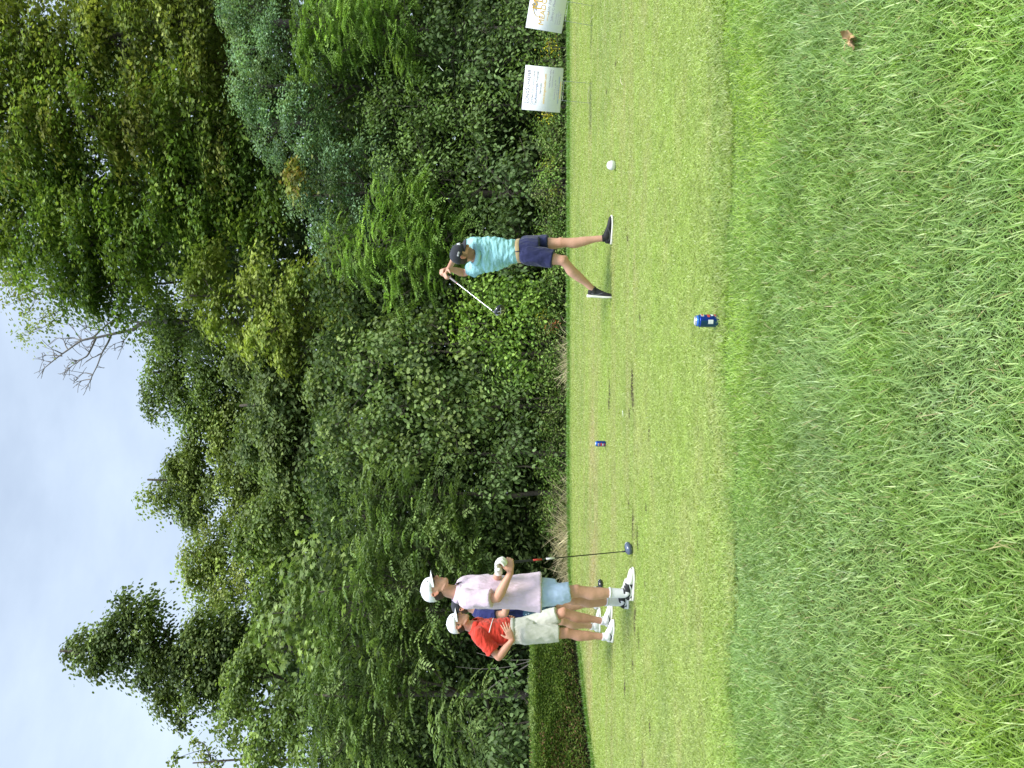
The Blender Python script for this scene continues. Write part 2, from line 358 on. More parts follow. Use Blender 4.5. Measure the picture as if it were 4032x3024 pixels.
def person(label, cfg):
    J = cfg['J']; root = thing('person', Vector((cfg['at'][0], cfg['at'][1], 0)), label, 'person')
    hd, hf = J['head'], frame(*cfg['headdir']); hs = cfg.get('hs', 1.0)
    Nb = J['neck']; SL, SR = J['shl'], J['shr']; HL, HR = J['hipl'], J['hipr']
    if 'grip' in cfg:                                   # close each fist round the club: wrists follow from the grip
        gt, gb_ = cfg['grip']; gax = (gb_-gt).normalized()
        for sd in ('l', 'r'):
            h = cfg['hands'][sd]; d = Vector(h['d']).normalized(); n = Vector(h['n']); n = (n-d*n.dot(d)).normalized()
            J['wr'+sd] = gt+gax*h['at']-d*.088-n*(.030-h.get('out', 0))
    Pc = (HL+HR)/2+Vector((0, 0, .03)); Cr = (SR-SL).normalized(); Pr = (HR-HL).normalized(); Cc = (SL+SR)/2-(Nb-Pc).normalized()*.13
    sk = MB()
    head_parts(sk, hd, hf, hs)
    sk.limb([(hd+(hf[1]*.000-hf[2]*.055)*hs, .056), (hd.lerp(Nb, .6), .058), (Nb, .068), (Nb-(Nb-Cc).normalized()*.04, .075)], 18, 4)
    sk.loft(torso_rings(Pc, Pr, Cc, Cr, Nb, None, [(-.28, .10, .08), (-.1, .150, .098), (.1, .150, .095), (.45, .130, .085), (.8, .145, .095), (1.1, .155, .10), (1.45, .150, .085), (1.75, .095, .07), (1.95, .06, .06)]), 24, 2.3)
    hands = []
    for sd, S, E, Wr in (('l', SL, J['ell'], J['wrl']), ('r', SR, J['elr'], J['wrr'])):
        sk.ball(S, .055)
        bulge(sk, S, E, [(0, .054), (.25, .052), (.5, .049), (.8, .042), (1, .040)])
        ext = (Wr-E).normalized()
        bulge(sk, E, Wr, [(0, .040), (.22, .045), (.5, .039), (.8, .030), (1, .027)])
        h = cfg['hands'][sd]
        d = Vector(h['d']).normalized()
        if not h.get('glove'): hand_pts(sk, Wr+d*.01, d, h['n'], h['t'], h.get('curl', .8), 1.0, 0, h.get('thumb', .6), h.get('spread', .12))
        else: hand_pts(sk, Wr+d*.01, d, h['n'], h['t'], h.get('curl', .8), .9, -0.001)
    for sd, Hp, Kn, An in (('l', HL, J['knl'], J['anl']), ('r', HR, J['knr'], J['anr'])):
        bulge(sk, Hp, Kn, [(0, .088), (.3, .084), (.6, .070), (.88, .056), (1, .056)])
        ax = (An-Kn).normalized(); ff = Vector(cfg['kneedir'][sd]).normalized(); ff = (ff-ax*ff.dot(ax)).normalized()
        sk.ball(Kn+ff*.022, (.040, .040, .046))
        sk.limb([(Kn, .054), (Kn.lerp(An, .14)-ff*.004, .051), (Kn.lerp(An, .32)-ff*.016, .058), (Kn.lerp(An, .5)-ff*.010, .052), (Kn.lerp(An, .78), .036), (An, .033)], 16, 4)
        fd, fu = cfg['foot'][sd]; fd = Vector(fd).normalized()
        sk.limb([(An, .036), (An+fd*.03-Vector(fu)*.035, .036), (An+fd*.085-Vector(fu)*.058, .020)], 12, 3)
    V, N, Fq = sk.remesh(.0058, 3, .5)
    # tint lips, brows, beard from head-local position
    base = np.array(cfg['skin']); C = np.tile(base, (len(V), 1)).astype(np.float32)
    q = to_local(V, hd, hf, hs); x, y, z = q[:, 0], q[:, 1], q[:, 2]
    inh = (np.abs(x) < .1) & (np.abs(y) < .14) & (z > -.125) & (z < .13)
    lip = inh & (y > .082) & (np.abs(x) < .022) & (z > -.070) & (z < -.056); C[lip] = base*np.array([.88, .66, .64])
    red = inh & (y > .04) & (z > -.045) & (z < -.005); C[red] = base*np.array([1.02, .93, .90])
    brow = inh & (y > .066) & (np.abs(x) > .012) & (np.abs(x) < .050) & (z > .024) & (z < .034); C[brow] = np.array([.10, .06, .04])
    eye = inh & (y > .058) & (((np.abs(x)-.031)/.014)**2+((z-.006)/.0075)**2 < 1); C[eye] = np.array([.05, .035, .03])
    ear = inh & (np.abs(x) > .078); C[ear] = base*np.array([1.05, .80, .75])
    if cfg.get('beard'):
        b = inh & (z < -.028-.0*x) & (y > -.015) & ~lip & ~((y > .085) & (z > -.045)); C[b] = np.array(cfg['beard'])
        b = inh & (np.abs(x) > .055) & (y > -.005) & (y < .03) & (z < .03) & (z > -.05); C[b] = np.array(cfg['beard'])
    # knees, elbows and hands a little redder
    for p in (J['knl'], J['knr'], J['ell'], J['elr'], J['wrl'], J['wrr']):
        dd = np.linalg.norm(V-np.array(p), axis=1); k = np.clip(1-dd/.09, 0, 1)[:, None]; C = C*(1-k*np.array([.02, .13, .16]))
    body = obj('body', V, Fq, M['skin'], root, colors=C, smooth=True)
    # hair: skull shell below the cap
    hb = MB(); r_, f_, u_ = hf; P = lambda a, b, c: hd+(r_*a+f_*b+u_*c)*hs
    hb.loft([(P(0, -.040, -.058), r_*.040*hs, f_*.038*hs), (P(0, -.030, -.045), r_*.060*hs, f_*.058*hs), (P(0, -.022, -.02), r_*.072*hs, f_*.074*hs), (P(0, -.018, .01), r_*.0765*hs, f_*.080*hs), (P(0, -.012, .04), r_*.078*hs, f_*.088*hs), (P(0, -.008, .07), r_*.075*hs, f_*.088*hs)], 24, 2.1)
    for v in hb.v:                                    # hairline: keep it behind the ears, clear of the face
        d = v-hd; yy = d.dot(f_)/hs
        if yy > .03: v -= f_*(yy-.03)*hs*.8
    hV, hN, hF = hb.remesh(.006, 2)
    hV = wrinkle(hV, hN, .003, 60, 3)
    obj('hair', hV, hF, cfg['hair'], root, smooth=True)
    cp = cap(root, hd, hf, cfg['cap'], cfg['capunder'], hs)
    for pr in cfg.get('capmarks', []):                # small embroidered marks curved round the crown
        a0, z0, wv, hv, m_, kind = pr; nseg = 5
        zs = [.034, .055, .075, .095, .112, .126, .135, .139]; ks = [1.0, 1.06, 1.03, .93, .78, .58, .36, .13]
        def cpoint(a, z, o=.003):
            k = np.interp(z, zs, ks); return P(math.sin(a)*(.0815*k+o), .002+math.cos(a)*(.106*k+o), z)
        def strip(u0, v0, u1, v1, th):
            mm = MB()
            a = [cpoint(a0+(u0+(u1-u0)*i/3)*wv/.09, z0+(v0+(v1-v0)*i/3)*hv) for i in range(4)]
            mm.limb([(p, th) for p in a], 5, 2); return mm
        mm = MB()
        for sgm in kind:
            s_ = strip(*sgm); mm.add(s_.v, s_.f)
        mm.obj('cap_mark', m_, cp)
    # shirt
    sb = MB()
    sb.loft(torso_rings(Pc, Pr, Cc, Cr, Nb, None, cfg['shirt_sizes']), 30, 2.35)
    slv = cfg.get('sleeve', .68); sr = cfg.get('sleeve_r', (.078, .080, .074))
    for S, E in ((SL, J['ell']), (SR, J['elr'])):
        e = S.lerp(E, slv)
        sb.limb([(S.lerp(Nb, .35)-Vector((0, 0, .02)), .075), (S, sr[0]), (S.lerp(E, slv*.5), sr[1]), (e, sr[2])], 20, 5, (False, True))
    V, N, Fq = sb.remesh(.0075, 4, .5)
    V = wrinkle(V, N, cfg.get('wr', .007)*1.1, 6.0, cfg.get('seed', 1), cfg.get('wst', (1, 1, .7)), .9)
    V = wrinkle(V, N, cfg.get('wr', .007)*.6, 14, cfg.get('seed', 1)+9, cfg.get('wst2', (1, 1, .45)), .9)
    shirt = obj('shirt', V, Fq, cfg['shirt'], root, smooth=True)
    if cfg.get('chestline'):
        rgs = torso_rings(Pc, Pr, Cc, Cr, Nb, None, cfg['shirt_sizes']); i0 = [k for k, q in enumerate(cfg['shirt_sizes']) if q[0] == 1.1][0]; c0, a_, b_ = rgs[i0]; ln = MB(); e_ = 2/2.35
        def rp(t): return c0+a_*1.045*math.copysign(abs(math.cos(t))**e_, math.cos(t))+b_*1.06*math.copysign(abs(math.sin(t))**e_, math.sin(t))
        ln.limb([(rp(R(k)), .0045) for k in range(20, 161, 14)], 6, 3); ln.obj('chest_line', M['markwhite'], shirt)
    # collar: an upright folded band leaning on the neck, open at the throat
    cb = MB(); ax = (hd-Nb).normalized(); r2, f2, u2 = frame(Cr.cross(ax)*-1 if False else ax.cross(Cr), ax)
    V = []; Fc = []; n = 26
    for i in range(n):
        t = R(24)+(2*math.pi-R(48))*i/(n-1); s_, c_ = math.sin(t), math.cos(t)
        for k, (rad, z) in enumerate([(.068, .012), (.071, .045), (.077, .050), (.092, .022), (.098, .004), (.090, .004)]):
            rad *= cfg.get('collar_r', 1.0)
            V.append(Nb+u2*(z-.006*(1+c_)-.012)+r2*s_*rad*1.02+f2*c_*rad*.98)
    m = 6
    for i in range(n-1):
        for k in range(m-1): Fc.append((i*m+k, i*m+k+1, (i+1)*m+k+1, (i+1)*m+k))
    if cfg.get('collar', True):
        o = obj('collar', V, Fc, cfg['shirt'], shirt, smooth=True)
        sm = o.modifiers.new('s', 'SOLIDIFY'); sm.thickness = .004
    # shorts
    sh = MB()
    sh.loft(torso_rings(Pc, Pr, Cc, Cr, Nb, None, cfg['short_sizes']), 28, 2.3)
    for sd, Hp, Kn in (('l', HL, J['knl']), ('r', HR, J['knr'])):
        k, r0, r1 = cfg['leg_len'][sd], cfg['leg_r'][0], cfg['leg_r'][1]
        e = Hp.lerp(Kn, k); sh.limb([(Hp+Vector((0, 0, .01)), r0), (Hp.lerp(e, .5), (r0+r1)*.5), (e, r1)], 22, 5, (False, True))
    V, N, Fq = sh.remesh(.0075, 4, .5)
    V = wrinkle(V, N, cfg.get('swr', .006)*1.1, 7, cfg.get('seed', 1)+4, (1, 1, .5), .9)
    V = wrinkle(V, N, cfg.get('swr', .006)*.6, 16, cfg.get('seed', 1)+13, (1, 1, .5), .8)
    shorts = obj('shorts', V, Fq, cfg['shorts'], root, smooth=True)
    if cfg.get('belt'):
        z0, w, dpt, mt, bk = cfg['belt']; rg = torso_rings(Pc, Pr, Cc, Cr, Nb, None, [(z0-.055, w, dpt), (z0-.045, w+.003, dpt+.003), (z0+.045, w+.003, dpt+.003), (z0+.055, w, dpt)])
        bl = MB(); bl.loft(rg, 30, 2.3); b_ = bl.obj('belt', mt, root)
        if bk:
            c, a, b = rg[1]; c2 = rg[2][0]
            t = R(bk); e = 2/2.3
            p = (c+c2)/2+a*math.copysign(abs(math.cos(t))**e, math.cos(t))+b*math.copysign(abs(math.sin(t))**e, math.sin(t))
            nrm = (a.normalized()*math.cos(t)+b.normalized()*math.sin(t)).normalized(); ax2 = (c2-c).normalized(); sdv = nrm.cross(ax2)
            mk = MB(); mk.box(p, sdv*.004, ax2*.022, nrm*.004); mk.obj('belt_loop', cfg['shorts'], b_)
    # socks and shoes
    for sd, Kn, An in (('l', J['knl'], J['anl']), ('r', J['knr'], J['anr'])):
        fd, fu = cfg['foot'][sd]; fd = Vector(fd).normalized(); fu = Vector(fu).normalized(); L = cfg.get('sock', .04)
        so = MB(); ax = (Kn-An).normalized()
        so.limb([(An-fu*.03+fd*.01, .041), (An, .040), (An+ax*L*.6, .041), (An+ax*L, .046 if L > .08 else .040)], 18, 4, (False, True))
        if L > .08: so.limb([(An+ax*(L-.012), .047), (An+ax*(L+.004), .048)], 18, 2, (True, True))
        so.obj('sock', cfg['sockm'], root)
        shoe(root, An, fd, fu, cfg['shoes'], cfg['flat'][sd], cfg.get('ss', 1.0), cfg.get('marks'))
    for sd in ('l', 'r'):
        h = cfg['hands'][sd]
        if h.get('glove'):
            g = MB(); Wr = J['wrl'] if sd == 'l' else J['wrr']; d = Vector(h['d']).normalized()
            hand_pts(g, Wr+d*.01, d, h['n'], h['t'], h.get('curl', .8), 1.08, .004)
            g.limb([(Wr-d*.03, .034), (Wr+d*.02, .033)], 16, 3, (True, False))
            gV, gN, gF = g.remesh(.005, 2); obj('glove', gV, gF, h['glove'], root, smooth=True)
    return root
wm = lambda n, c, r=.7: mat(n, c, r, spec=.3, vary=(25, .08), bump=(90, .2, .003))
M.update(shoe_white=wm('shoe_white', (.80, .80, .80)), shoe_black=wm('shoe_black', (.025, .025, .028)), sole_white=wm('sole_white', (.82, .81, .76)), lace_white=wm('lace_white', (.8, .8, .78)), lace_black=wm('lace_black', (.03, .03, .03)), greymark=wm('mark_grey', (.12, .12, .14)),
 sock=cloth('sock_white', (.80, .79, .84), .04, 30), glove=mat('glove_white', (.80, .79, .74), .6, vary=(60, .1), bump=(70, .6, .006)),
 capwhite=cloth('cap_white', (.86, .87, .90), .02, 30), capdark=cloth('cap_charcoal', (.035, .038, .048), .1, 40), under_dark=cloth('brim_under_dark', (.02, .022, .03)), markwhite=wm('mark_white', (.85, .86, .9)), markdark=wm('mark_dark', (.03, .03, .04)), markgold=wm('mark_gold', (.5, .3, .08)))
SHS = [(-.22, .175, .120), (-.1, .178, .124), (.2, .172, .122), (.5, .168, .118), (.8, .180, .124), (1.1, .188, .126), (1.4, .182, .108), (1.62, .150, .092), (1.82, .085, .074), (1.95, .066, .066)]
# ---- man in the pale pink polo --------------------------------------------------
Z = lambda zx, zy, d: W(1600+zx/2.304, 2080+zy/2.304, d)
an = lambda zy, d: Vector(((1512-(2080+zy/2.304))/F*d, d, .095))
f_ = Vector((.87, -.49, 0)); up = Vector((0, 0, 1))
J = dict(head=Z(272, 553, 6.83), neck=Z(468, 582, 6.86), shr=Z(560, 645, 6.68), shl=Z(540, 515, 7.04), elr=Z(828, 632, 6.60), ell=Z(815, 500, 7.02), wrr=Z(895, 432, 6.52), wrl=Z(868, 400, 6.80),
         hipr=Z(1215, 615, 6.76), hipl=Z(1215, 545, 6.93), knr=Z(1545, 570, 6.78), knl=Z(1520, 640, 7.0), anr=an(590, 6.80), anl=an(668, 7.10))
PT = W(1600+848/2.304, 2080+318/2.304, 6.60); PB = Vector((W(2440, 2170, 6.95).x, 6.95, .035))
pk = cloth('polo_pale_pink', (.69, .55, .66), .05)
person('man in pale pink polo and light blue shorts, both hands on an upright club', dict(
    at=(J['anr'].x, J['anr'].y), J=J, headdir=((.985, -.10, .13), (-.13, 0, 1)), skin=(.58, .32, .215), hair=mat('hair_brown', (.05, .03, .02), .7), cap=M['capwhite'], capunder=M['under_dark'], hs=1.0,
    capmarks=[(.55, .062, .012, .012, M['markdark'], [(-.5, 0, .5, 0, .002), (-.3, .6, .5, 0, .002)])],
    grip=(PT, PB), hands=dict(l=dict(d=(.88, -.42, .05), n=(-.1, -.35, -.9), t=(-.3, -.9, .2), curl=1.0, glove=M['glove'], at=.000, out=.012), r=dict(d=(.93, .12, .10), n=(-.1, 1, 0), t=(-.1, 0, 1), curl=1.15, thumb=.9, at=.085)),
    kneedir=dict(l=(.97, -.2, 0), r=(.97, -.25, 0)), foot=dict(l=((.95, -.25, 0), up), r=((.96, -.2, 0), up)), flat=dict(l=True, r=True),
    shirt=pk, shirt_sizes=[(-.07, .208, .160), (0, .202, .154), (.2, .188, .140), (.5, .174, .126), (.8, .182, .128), (1.1, .188, .126), (1.4, .180, .108), (1.62, .150, .092), (1.82, .088, .076), (1.95, .068, .068)],
    sleeve=.80, sleeve_r=(.080, .076, .078), wr=.0062, swr=.0048, seed=2, wst=(1, 1, .5), wst2=(1.2, 1.2, .3), collar_r=1.0,
    shorts=cloth('shorts_light_blue', (.44, .56, .78), .12, 14), short_sizes=[(-.35, .120, .105), (-.1, .160, .112), (.1, .15, .105)], leg_len=dict(l=.72, r=.80), leg_r=(.096, .082),
    sock=.125, sockm=M['sock'], shoes=(M['shoe_black'], M['sole_white'], M['lace_white'], M['markwhite']), marks='toe', ss=1.0))
# ---- man in the red polo --------------------------------------------------------
J = dict(head=Z(480, 862, 8.20), neck=Z(612, 895, 8.22), shr=Z(668, 985, 8.04), shl=Z(660, 880, 8.38), elr=Z(838, 1168, 7.98), ell=Z(830, 960, 8.72), wrr=Z(962, 1012, 7.97), wrl=Z(960, 880, 8.42),
         hipr=Z(1085, 962, 8.12), hipl=Z(1085, 898, 8.28), knr=Z(1455, 950, 8.13), knl=Z(1425, 765, 8.20), anr=an(985, 8.17), anl=an(845, 8.29))
person('man in red polo, white cap and pale grey shorts, hand on his hip', dict(
    at=(J['anr'].x, J['anr'].y), J=J, headdir=((.99, -.08, .08), (-.10, 0, 1)), skin=(.56, .295, .20), hair=mat('hair_dark_brown', (.04, .025, .016), .7), cap=M['capwhite'], capunder=M['under_dark'], hs=.97,
    capmarks=[(.55, .062, .012, .012, M['markdark'], [(-.5, 0, .5, 0, .002), (-.3, .6, .5, 0, .002)])],
    hands=dict(l=dict(d=(.8, -.5, -.1), n=(0, -.8, .2), t=(.2, 0, .8), curl=.3), r=dict(d=(.85, .02, .42), n=(-.05, 1, .1), t=(-.45, .1, .9), curl=.22, spread=.16, thumb=.1)),
    kneedir=dict(l=(.97, -.1, 0), r=(.97, -.25, 0)), foot=dict(l=((.95, -.30, 0), up), r=((.86, -.5, 0), up)), flat=dict(l=True, r=True),
    shirt=cloth('polo_red', (.60, .05, .03), .06), shirt_sizes=[(.28, .136, .098), (.38, .152, .112), (.46, .166, .120), (.6, .164, .118), (.8, .172, .120), (1.1, .180, .120), (1.4, .172, .105), (1.62, .14, .09), (1.82, .085, .074), (1.95, .066, .066)],
    sleeve=.72, sleeve_r=(.080, .076, .074), chestline=True, wr=.007, swr=.0042, seed=7, wst=(.8, .8, 1.4), wst2=(.5, .5, 1.6),
    shorts=cloth('shorts_pale_grey', (.56, .56, .50), .04), short_sizes=[(-.35, .125, .110), (-.1, .165, .125), (.15, .160, .118), (.34, .150, .110)], leg_len=dict(l=.85, r=.80), leg_r=(.108, .086), belt=(.335, .161, .121, cloth('belt_pale', (.50, .50, .45)), None),
    sock=.03, sockm=M['sock'], shoes=(M['shoe_white'], M['sole_white'], M['lace_white'], M['greymark']), marks=True, ss=1.0))
# ---- man in navy behind them --------------------------------------------------
J = dict(head=Z(512, 700, 9.32), neck=Z(640, 735, 9.33), shr=Z(700, 795, 9.18), shl=Z(700, 690, 9.48), elr=Z(895, 775, 9.10), ell=Z(900, 660, 9.45), wrr=Z(930, 610, 8.98), wrl=Z(940, 590, 9.15),
         hipr=Z(1120, 770, 9.22), hipl=Z(1120, 705, 9.40), knr=Z(1410, 838, 9.22), knl=Z(1410, 695, 9.40), anr=an(893, 9.35), anl=an(690, 9.42))
person('man in charcoal cap and navy shirt standing mostly hidden behind the other two', dict(
    at=(J['anr'].x, J['anr'].y), J=J, headdir=((.985, -.12, 0), (-.06, 0, 1)), skin=(.60, .34, .24), hair=mat('hair_auburn', (.08, .04, .022), .7), cap=M['capdark'], capunder=M['under_dark'], hs=1.0,
    hands=dict(l=dict(d=(.9, -.3, -.2), n=(0, -.8, -.2), t=(.1, 0, .8), curl=1.1), r=dict(d=(.9, .3, -.2), n=(0, .8, -.2), t=(.1, 0, .8), curl=1.1)),
    kneedir=dict(l=(.97, -.1, 0), r=(.97, -.1, 0)), foot=dict(l=((.95, -.25, 0), up), r=((.95, -.25, 0), up)), flat=dict(l=True, r=True),
    shirt=cloth('shirt_navy', (.022, .028, .12), .08), shirt_sizes=SHS, sleeve=.62, wr=.008, seed=5,
    shorts=mat('shorts_floral', (.1, .2, .3), .85), short_sizes=[(-.35, .12, .105), (-.1, .160, .118), (.15, .155, .11)], leg_len=dict(l=.78, r=.72), leg_r=(.102, .082),
    sock=.03, sockm=M['sock'], shoes=(M['shoe_white'], M['sole_white'], M['lace_white'], M['greymark']), marks=False, ss=1.0))
nt = bpy.data.materials['shorts_floral'].node_tree; vo = nt.nodes.new('ShaderNodeTexVoronoi'); vo.inputs['Scale'].default_value = 28; cr = nt.nodes.new('ShaderNodeValToRGB')
tc = nt.nodes.new('ShaderNodeTexCoord'); nt.links.new(tc.outputs['Object'], vo.inputs['Vector']); nt.links.new(vo.outputs['Distance'], cr.inputs['Fac']); nt.links.new(cr.outputs['Color'], nt.nodes['Principled BSDF'].inputs['Base Color'])
cr.color_ramp.interpolation = 'CONSTANT'; e = cr.color_ramp.elements; e[0].color = (.30, .45, .55, 1); e[1].position = .28; e[1].color = (.015, .03, .08, 1); x = e.new(.5); x.color = (.05, .13, .20, 1)
# ---- golfer in the follow-through ----------------------------------------------
Z1 = lambda zx, zy, d: W(1600+zx/2.304, 800+zy/2.304, d)
an1 = lambda zy, d, z=.095: Vector(((1512-(800+zy/2.304))/F*d, d, z))
trail_f = Vector((-.06, .02, -1)).normalized()
J = dict(head=Z1(510, 470, 8.26), neck=Z1(628, 485, 8.34), shl=Z1(655, 575, 8.44), shr=Z1(650, 378, 8.36), ell=Z1(525, 635, 8.68), elr=Z1(490, 400, 8.62), wrl=Z1(392, 622, 8.52), wrr=Z1(412, 575, 8.55),
         hipl=Z1(1110, 385, 8.42), hipr=Z1(1110, 468, 8.26), knl=Z1(1405, 360, 8.34), knr=Z1(1420, 520, 8.18), anl=an1(318, 8.27), anr=Z1(1695, 785, 8.34))
GT = Z1(322, 618, 8.46); GB = W(1600+805/2.304, 800+995/2.304, 7.92)
gb = mat('polo_turquoise', (.20, .60, .68), .8, spec=.2, bump=(14, .35, .02))
person('golfer in turquoise polo, charcoal cap and navy shorts finishing a swing, one heel raised', dict(
    at=(J['anl'].x, J['anl'].y), J=J, headdir=((.92, -.22, -.38), (.24, -.36, .90)), skin=(.60, .34, .235), beard=(.30, .165, .11), hair=mat('hair_dark', (.045, .03, .02), .7), cap=M['capdark'], capunder=M['under_dark'], hs=1.0,
    capmarks=[(.35, .085, .030, .030, M['markwhite'], [(-.5, -.4, -.3, .5, .0045), (-.3, .5, 0, -.2, .0045), (0, -.2, .3, .5, .0045), (.3, .5, .5, -.4, .0045), (-.5, -.1, .5, -.1, .003)]), (1.55, .068, .028, .016, M['markwhite'], [(-.6, -.4, -.6, .5, .003), (-.2, -.4, -.2, .5, .003), (-.6, .5, 0, .5, .003), (.2, -.4, .2, .5, .003), (.6, -.4, .6, .5, .003), (.2, 0, .6, 0, .003)])],
    grip=(GT, GB), hands=dict(l=dict(d=(-.25, -.62, .70), n=(-.62, .30, -.4), t=(-.3, -.3, -.3), curl=1.1, at=.03), r=dict(d=(-.72, -.45, .42), n=(-.35, .2, -.8), t=(-.4, -.6, -.5), curl=1.1, at=.105)),
    kneedir=dict(l=(.9, -.3, 0), r=(.9, -.35, .3)), foot=dict(l=((.92, -.30, 0), up), r=(trail_f, (.97, -.1, -.06))), flat=dict(l=True, r=False),
    shirt=gb, shirt_sizes=[(.14, .136, .100), (.26, .150, .114), (.34, .162, .124), (.55, .166, .122), (.8, .182, .126), (1.1, .188, .124), (1.4, .180, .106), (1.62, .150, .092), (1.82, .088, .076), (1.95, .068, .068)],
    sleeve=.50, sleeve_r=(.080, .080, .078), wr=.009, seed=4, wst=(.8, .8, 1.6), wst2=(.5, .5, 1.8),
    shorts=cloth('shorts_navy', (.022, .026, .085), .10), short_sizes=[(-.38, .125, .115), (-.1, .166, .130), (.10, .156, .12), (.17, .150, .112)], leg_len=dict(l=.60, r=.72), leg_r=(.108, .096), belt=(.19, .161, .123, cloth('belt_tan', (.48, .36, .20)), 20),
    sock=.015, sockm=cloth('sock_black', (.03, .03, .03)), shoes=(M['shoe_black'], M['sole_white'], M['lace_black'], M['greymark']), marks=True, ss=1.0))
nt = gb.node_tree; nz = nt.nodes.new('ShaderNodeTexNoise'); nz.inputs['Scale'].default_value = 4; tc = nt.nodes.new('ShaderNodeTexCoord'); nt.links.new(tc.outputs['Object'], nz.inputs['Vector'])
cr = nt.nodes.new('ShaderNodeValToRGB'); cr.color_ramp.elements[0].position = .42; cr.color_ramp.elements[0].color = (.36, .68, .73, 1); cr.color_ramp.elements[1].position = .62; cr.color_ramp.elements[1].color = (.25, .50, .53, 1)
nt.links.new(nz.outputs['Fac'], cr.inputs['Fac']); nt.links.new(cr.outputs['Color'], nt.nodes['Principled BSDF'].inputs['Base Color'])
# ---- clubs ---------------------------------------------------------------
def club(label, top, bottom, facedir, shaftm, crownm, bands, shaft_r=.0055, kind='driver', grip_len=.26, sz=1.0, gripm=None):
    top, bottom = Vector(top), Vector(bottom); ax = (bottom-top).normalized(); t = thing('golf_club', bottom, label, 'golf club', 'golf clubs held by the players')
    m = MB(); m.limb([(top, .0095), (bottom-ax*.02, shaft_r*.8)], 10, 6); m.v = []; m.f = []
    m.limb([(top+ax*grip_len*.95, shaft_r*1.25), (top.lerp(bottom, .6), shaft_r), (bottom-ax*.01, shaft_r*.85)], 10, 6); m.obj('shaft', shaftm, t)
    m = MB(); m.limb([(top, .0135), (top+ax*.03, .0125), (top+ax*grip_len, .0095)], 12, 4); m.obj('grip', gripm or M['grip'], t)
    for a, b, mt in bands:
        m = MB(); m.limb([(top+ax*a, shaft_r*1.28+.0012), (top+ax*b, shaft_r*1.25+.0012)], 10, 2, (True, True)); m.obj('shaft_band', mt, t)
    m = MB(); m.limb([(bottom-ax*.05, .0075), (bottom-ax*.01, .0085)], 10, 2, (True, False)); m.obj('ferrule', M['blackgloss'], t)
    g = Vector(facedir).normalized()                   # from heel towards toe
    n = ax.cross(g).normalized(); u = g.cross(n).normalized()
    if u.dot(ax) > 0: u = -u
    m = MB(); c = bottom
    for_ = [(-.006, .018, .014, .0), (.012, .040, .024, .012), (.04, .053, .031, .020), (.07, .054, .032, .022), (.095, .044, .027, .018), (.110, .024, .016, .008)] if kind == 'driver' else [(-.01, .010, .016, 0), (.02, .010, .022, 0), (.06, .011, .030, .002), (.08, .008, .026, .002)]
    m.loft([(c+g*x*sz+n*off*sz+u*.004, n*w*sz, u*h*sz) for x, w, h, off in for_], 22, 2.3); hd_ = m.obj('club_head', crownm, t)
    m = MB(); m.loft([(c+g*.052*sz-n*(.024)*sz+u*.002, g*.046*sz, u*.024*sz), (c+g*.052*sz-n*(.032)*sz+u*.002, g*.043*sz, u*.021*sz)], 20, 2.6)
    if kind == 'driver': m.obj('club_face', M['steel'], hd_)
    if kind == 'driver':
        m = MB(); m.limb([(c+g*.02*sz-u*.024*sz+n*.02*sz, .004), (c+g*.055*sz-u*.030*sz+n*.028*sz, .005), (c+g*.09*sz-u*.024*sz+n*.02*sz, .004)], 6, 3)
        m.limb([(c+g*.05*sz-u*.029*sz+n*.0*sz, .004), (c+g*.055*sz-u*.026*sz+n*.06*sz, .004)], 6, 3); m.obj('sole_mark', M['steel'], hd_)
    return t
club('black driver standing upright on its head under two gripping hands, red and white shaft band', PT, PB, (.75, -.62, 0), M['blackgloss'], M['slate'], [(.30, .38, M['redband']), (.42, .50, M['whiteclub'])], grip_len=.28)
club('silver shafted driver swung back over the shoulder of the golfer in turquoise', GT, GB, (.30, .30, -.9), M['steel'], M['blackgloss'], [(.27, .285, M['redband'])], .0055, grip_len=.27, gripm=mat('grip_grey', (.25, .22, .23), .6))
club('white shafted club with black and white head resting on turf behind the pink polo man', W(1600+935/2.304, 2080+600/2.304, 8.95), Vector((W(2350, 2310, 9.15).x, 9.15, .03)), (.8, -.5, 0), M['whiteclub'], M['blackgloss'], [], .0065, grip_len=.27)
# =============================== GROUND ===============================
def edge_depth(u):                                 # far edge of the mown tee, distance against photo u (0 left .. 3024 right)
    return np.interp(u, [-900, 0, 160, 500, 770, 1100, 3024, 4200], [7.8, 10.03, 10.76, 12.35, 14.3, 14.55, 14.5, 14.4])
def tee_edge_y(x):
    d = np.full_like(x, 13.0)
    for _ in range(30): d = 0.5*d+0.5*edge_depth(1512+x/d*F)
    return d
def rough_y(x): return 3.80+0.22*(fbm(x*3.1+30, x*0+3, 5)-.5)*2+.03*x-.012*x*x
SOIL = []                                          # bare divots: centre and half sizes, in metres
for sx, sy, lu, lv in [(2490, 1490, 60, 5), (2487, 1545, 45, 4), (2494, 1590, 40, 4), (2478, 1630, 22, 3), (2400, 1540, 60, 3), (2398, 1600, 30, 3), (2492, 2060, 70, 3), (2475, 1985, 20, 3), (2510, 2120, 60, 3), (2500, 2440, 60, 4), (2515, 2520, 50, 3),
                       (2490, 2620, 30, 3), (2460, 2710, 40, 3), (2555, 1700, 30, 3), (2540, 2300, 30, 3), (2560, 2870, 40, 4), (2530, 3000, 40, 4), (2425, 250, 12, 3), (2442, 150, 12, 3), (2470, 940, 16, 4), (2465, 905, 10, 3), (2650, 1910, 12, 3), (2770, 1930, 12, 3), (2420, 640, 18, 3), (2460, 655, 8, 4), (2390, 360, 10, 3), (2425, 530, 8, 3), (2600, 740, 12, 3), (2520, 1250, 24, 3), (2545, 2000, 26, 3)]:
    p = G(sx, sy); d = p.y; SOIL.append((p.x, p.y, lu/F*d, max(.018, lv*d*d/3270)))
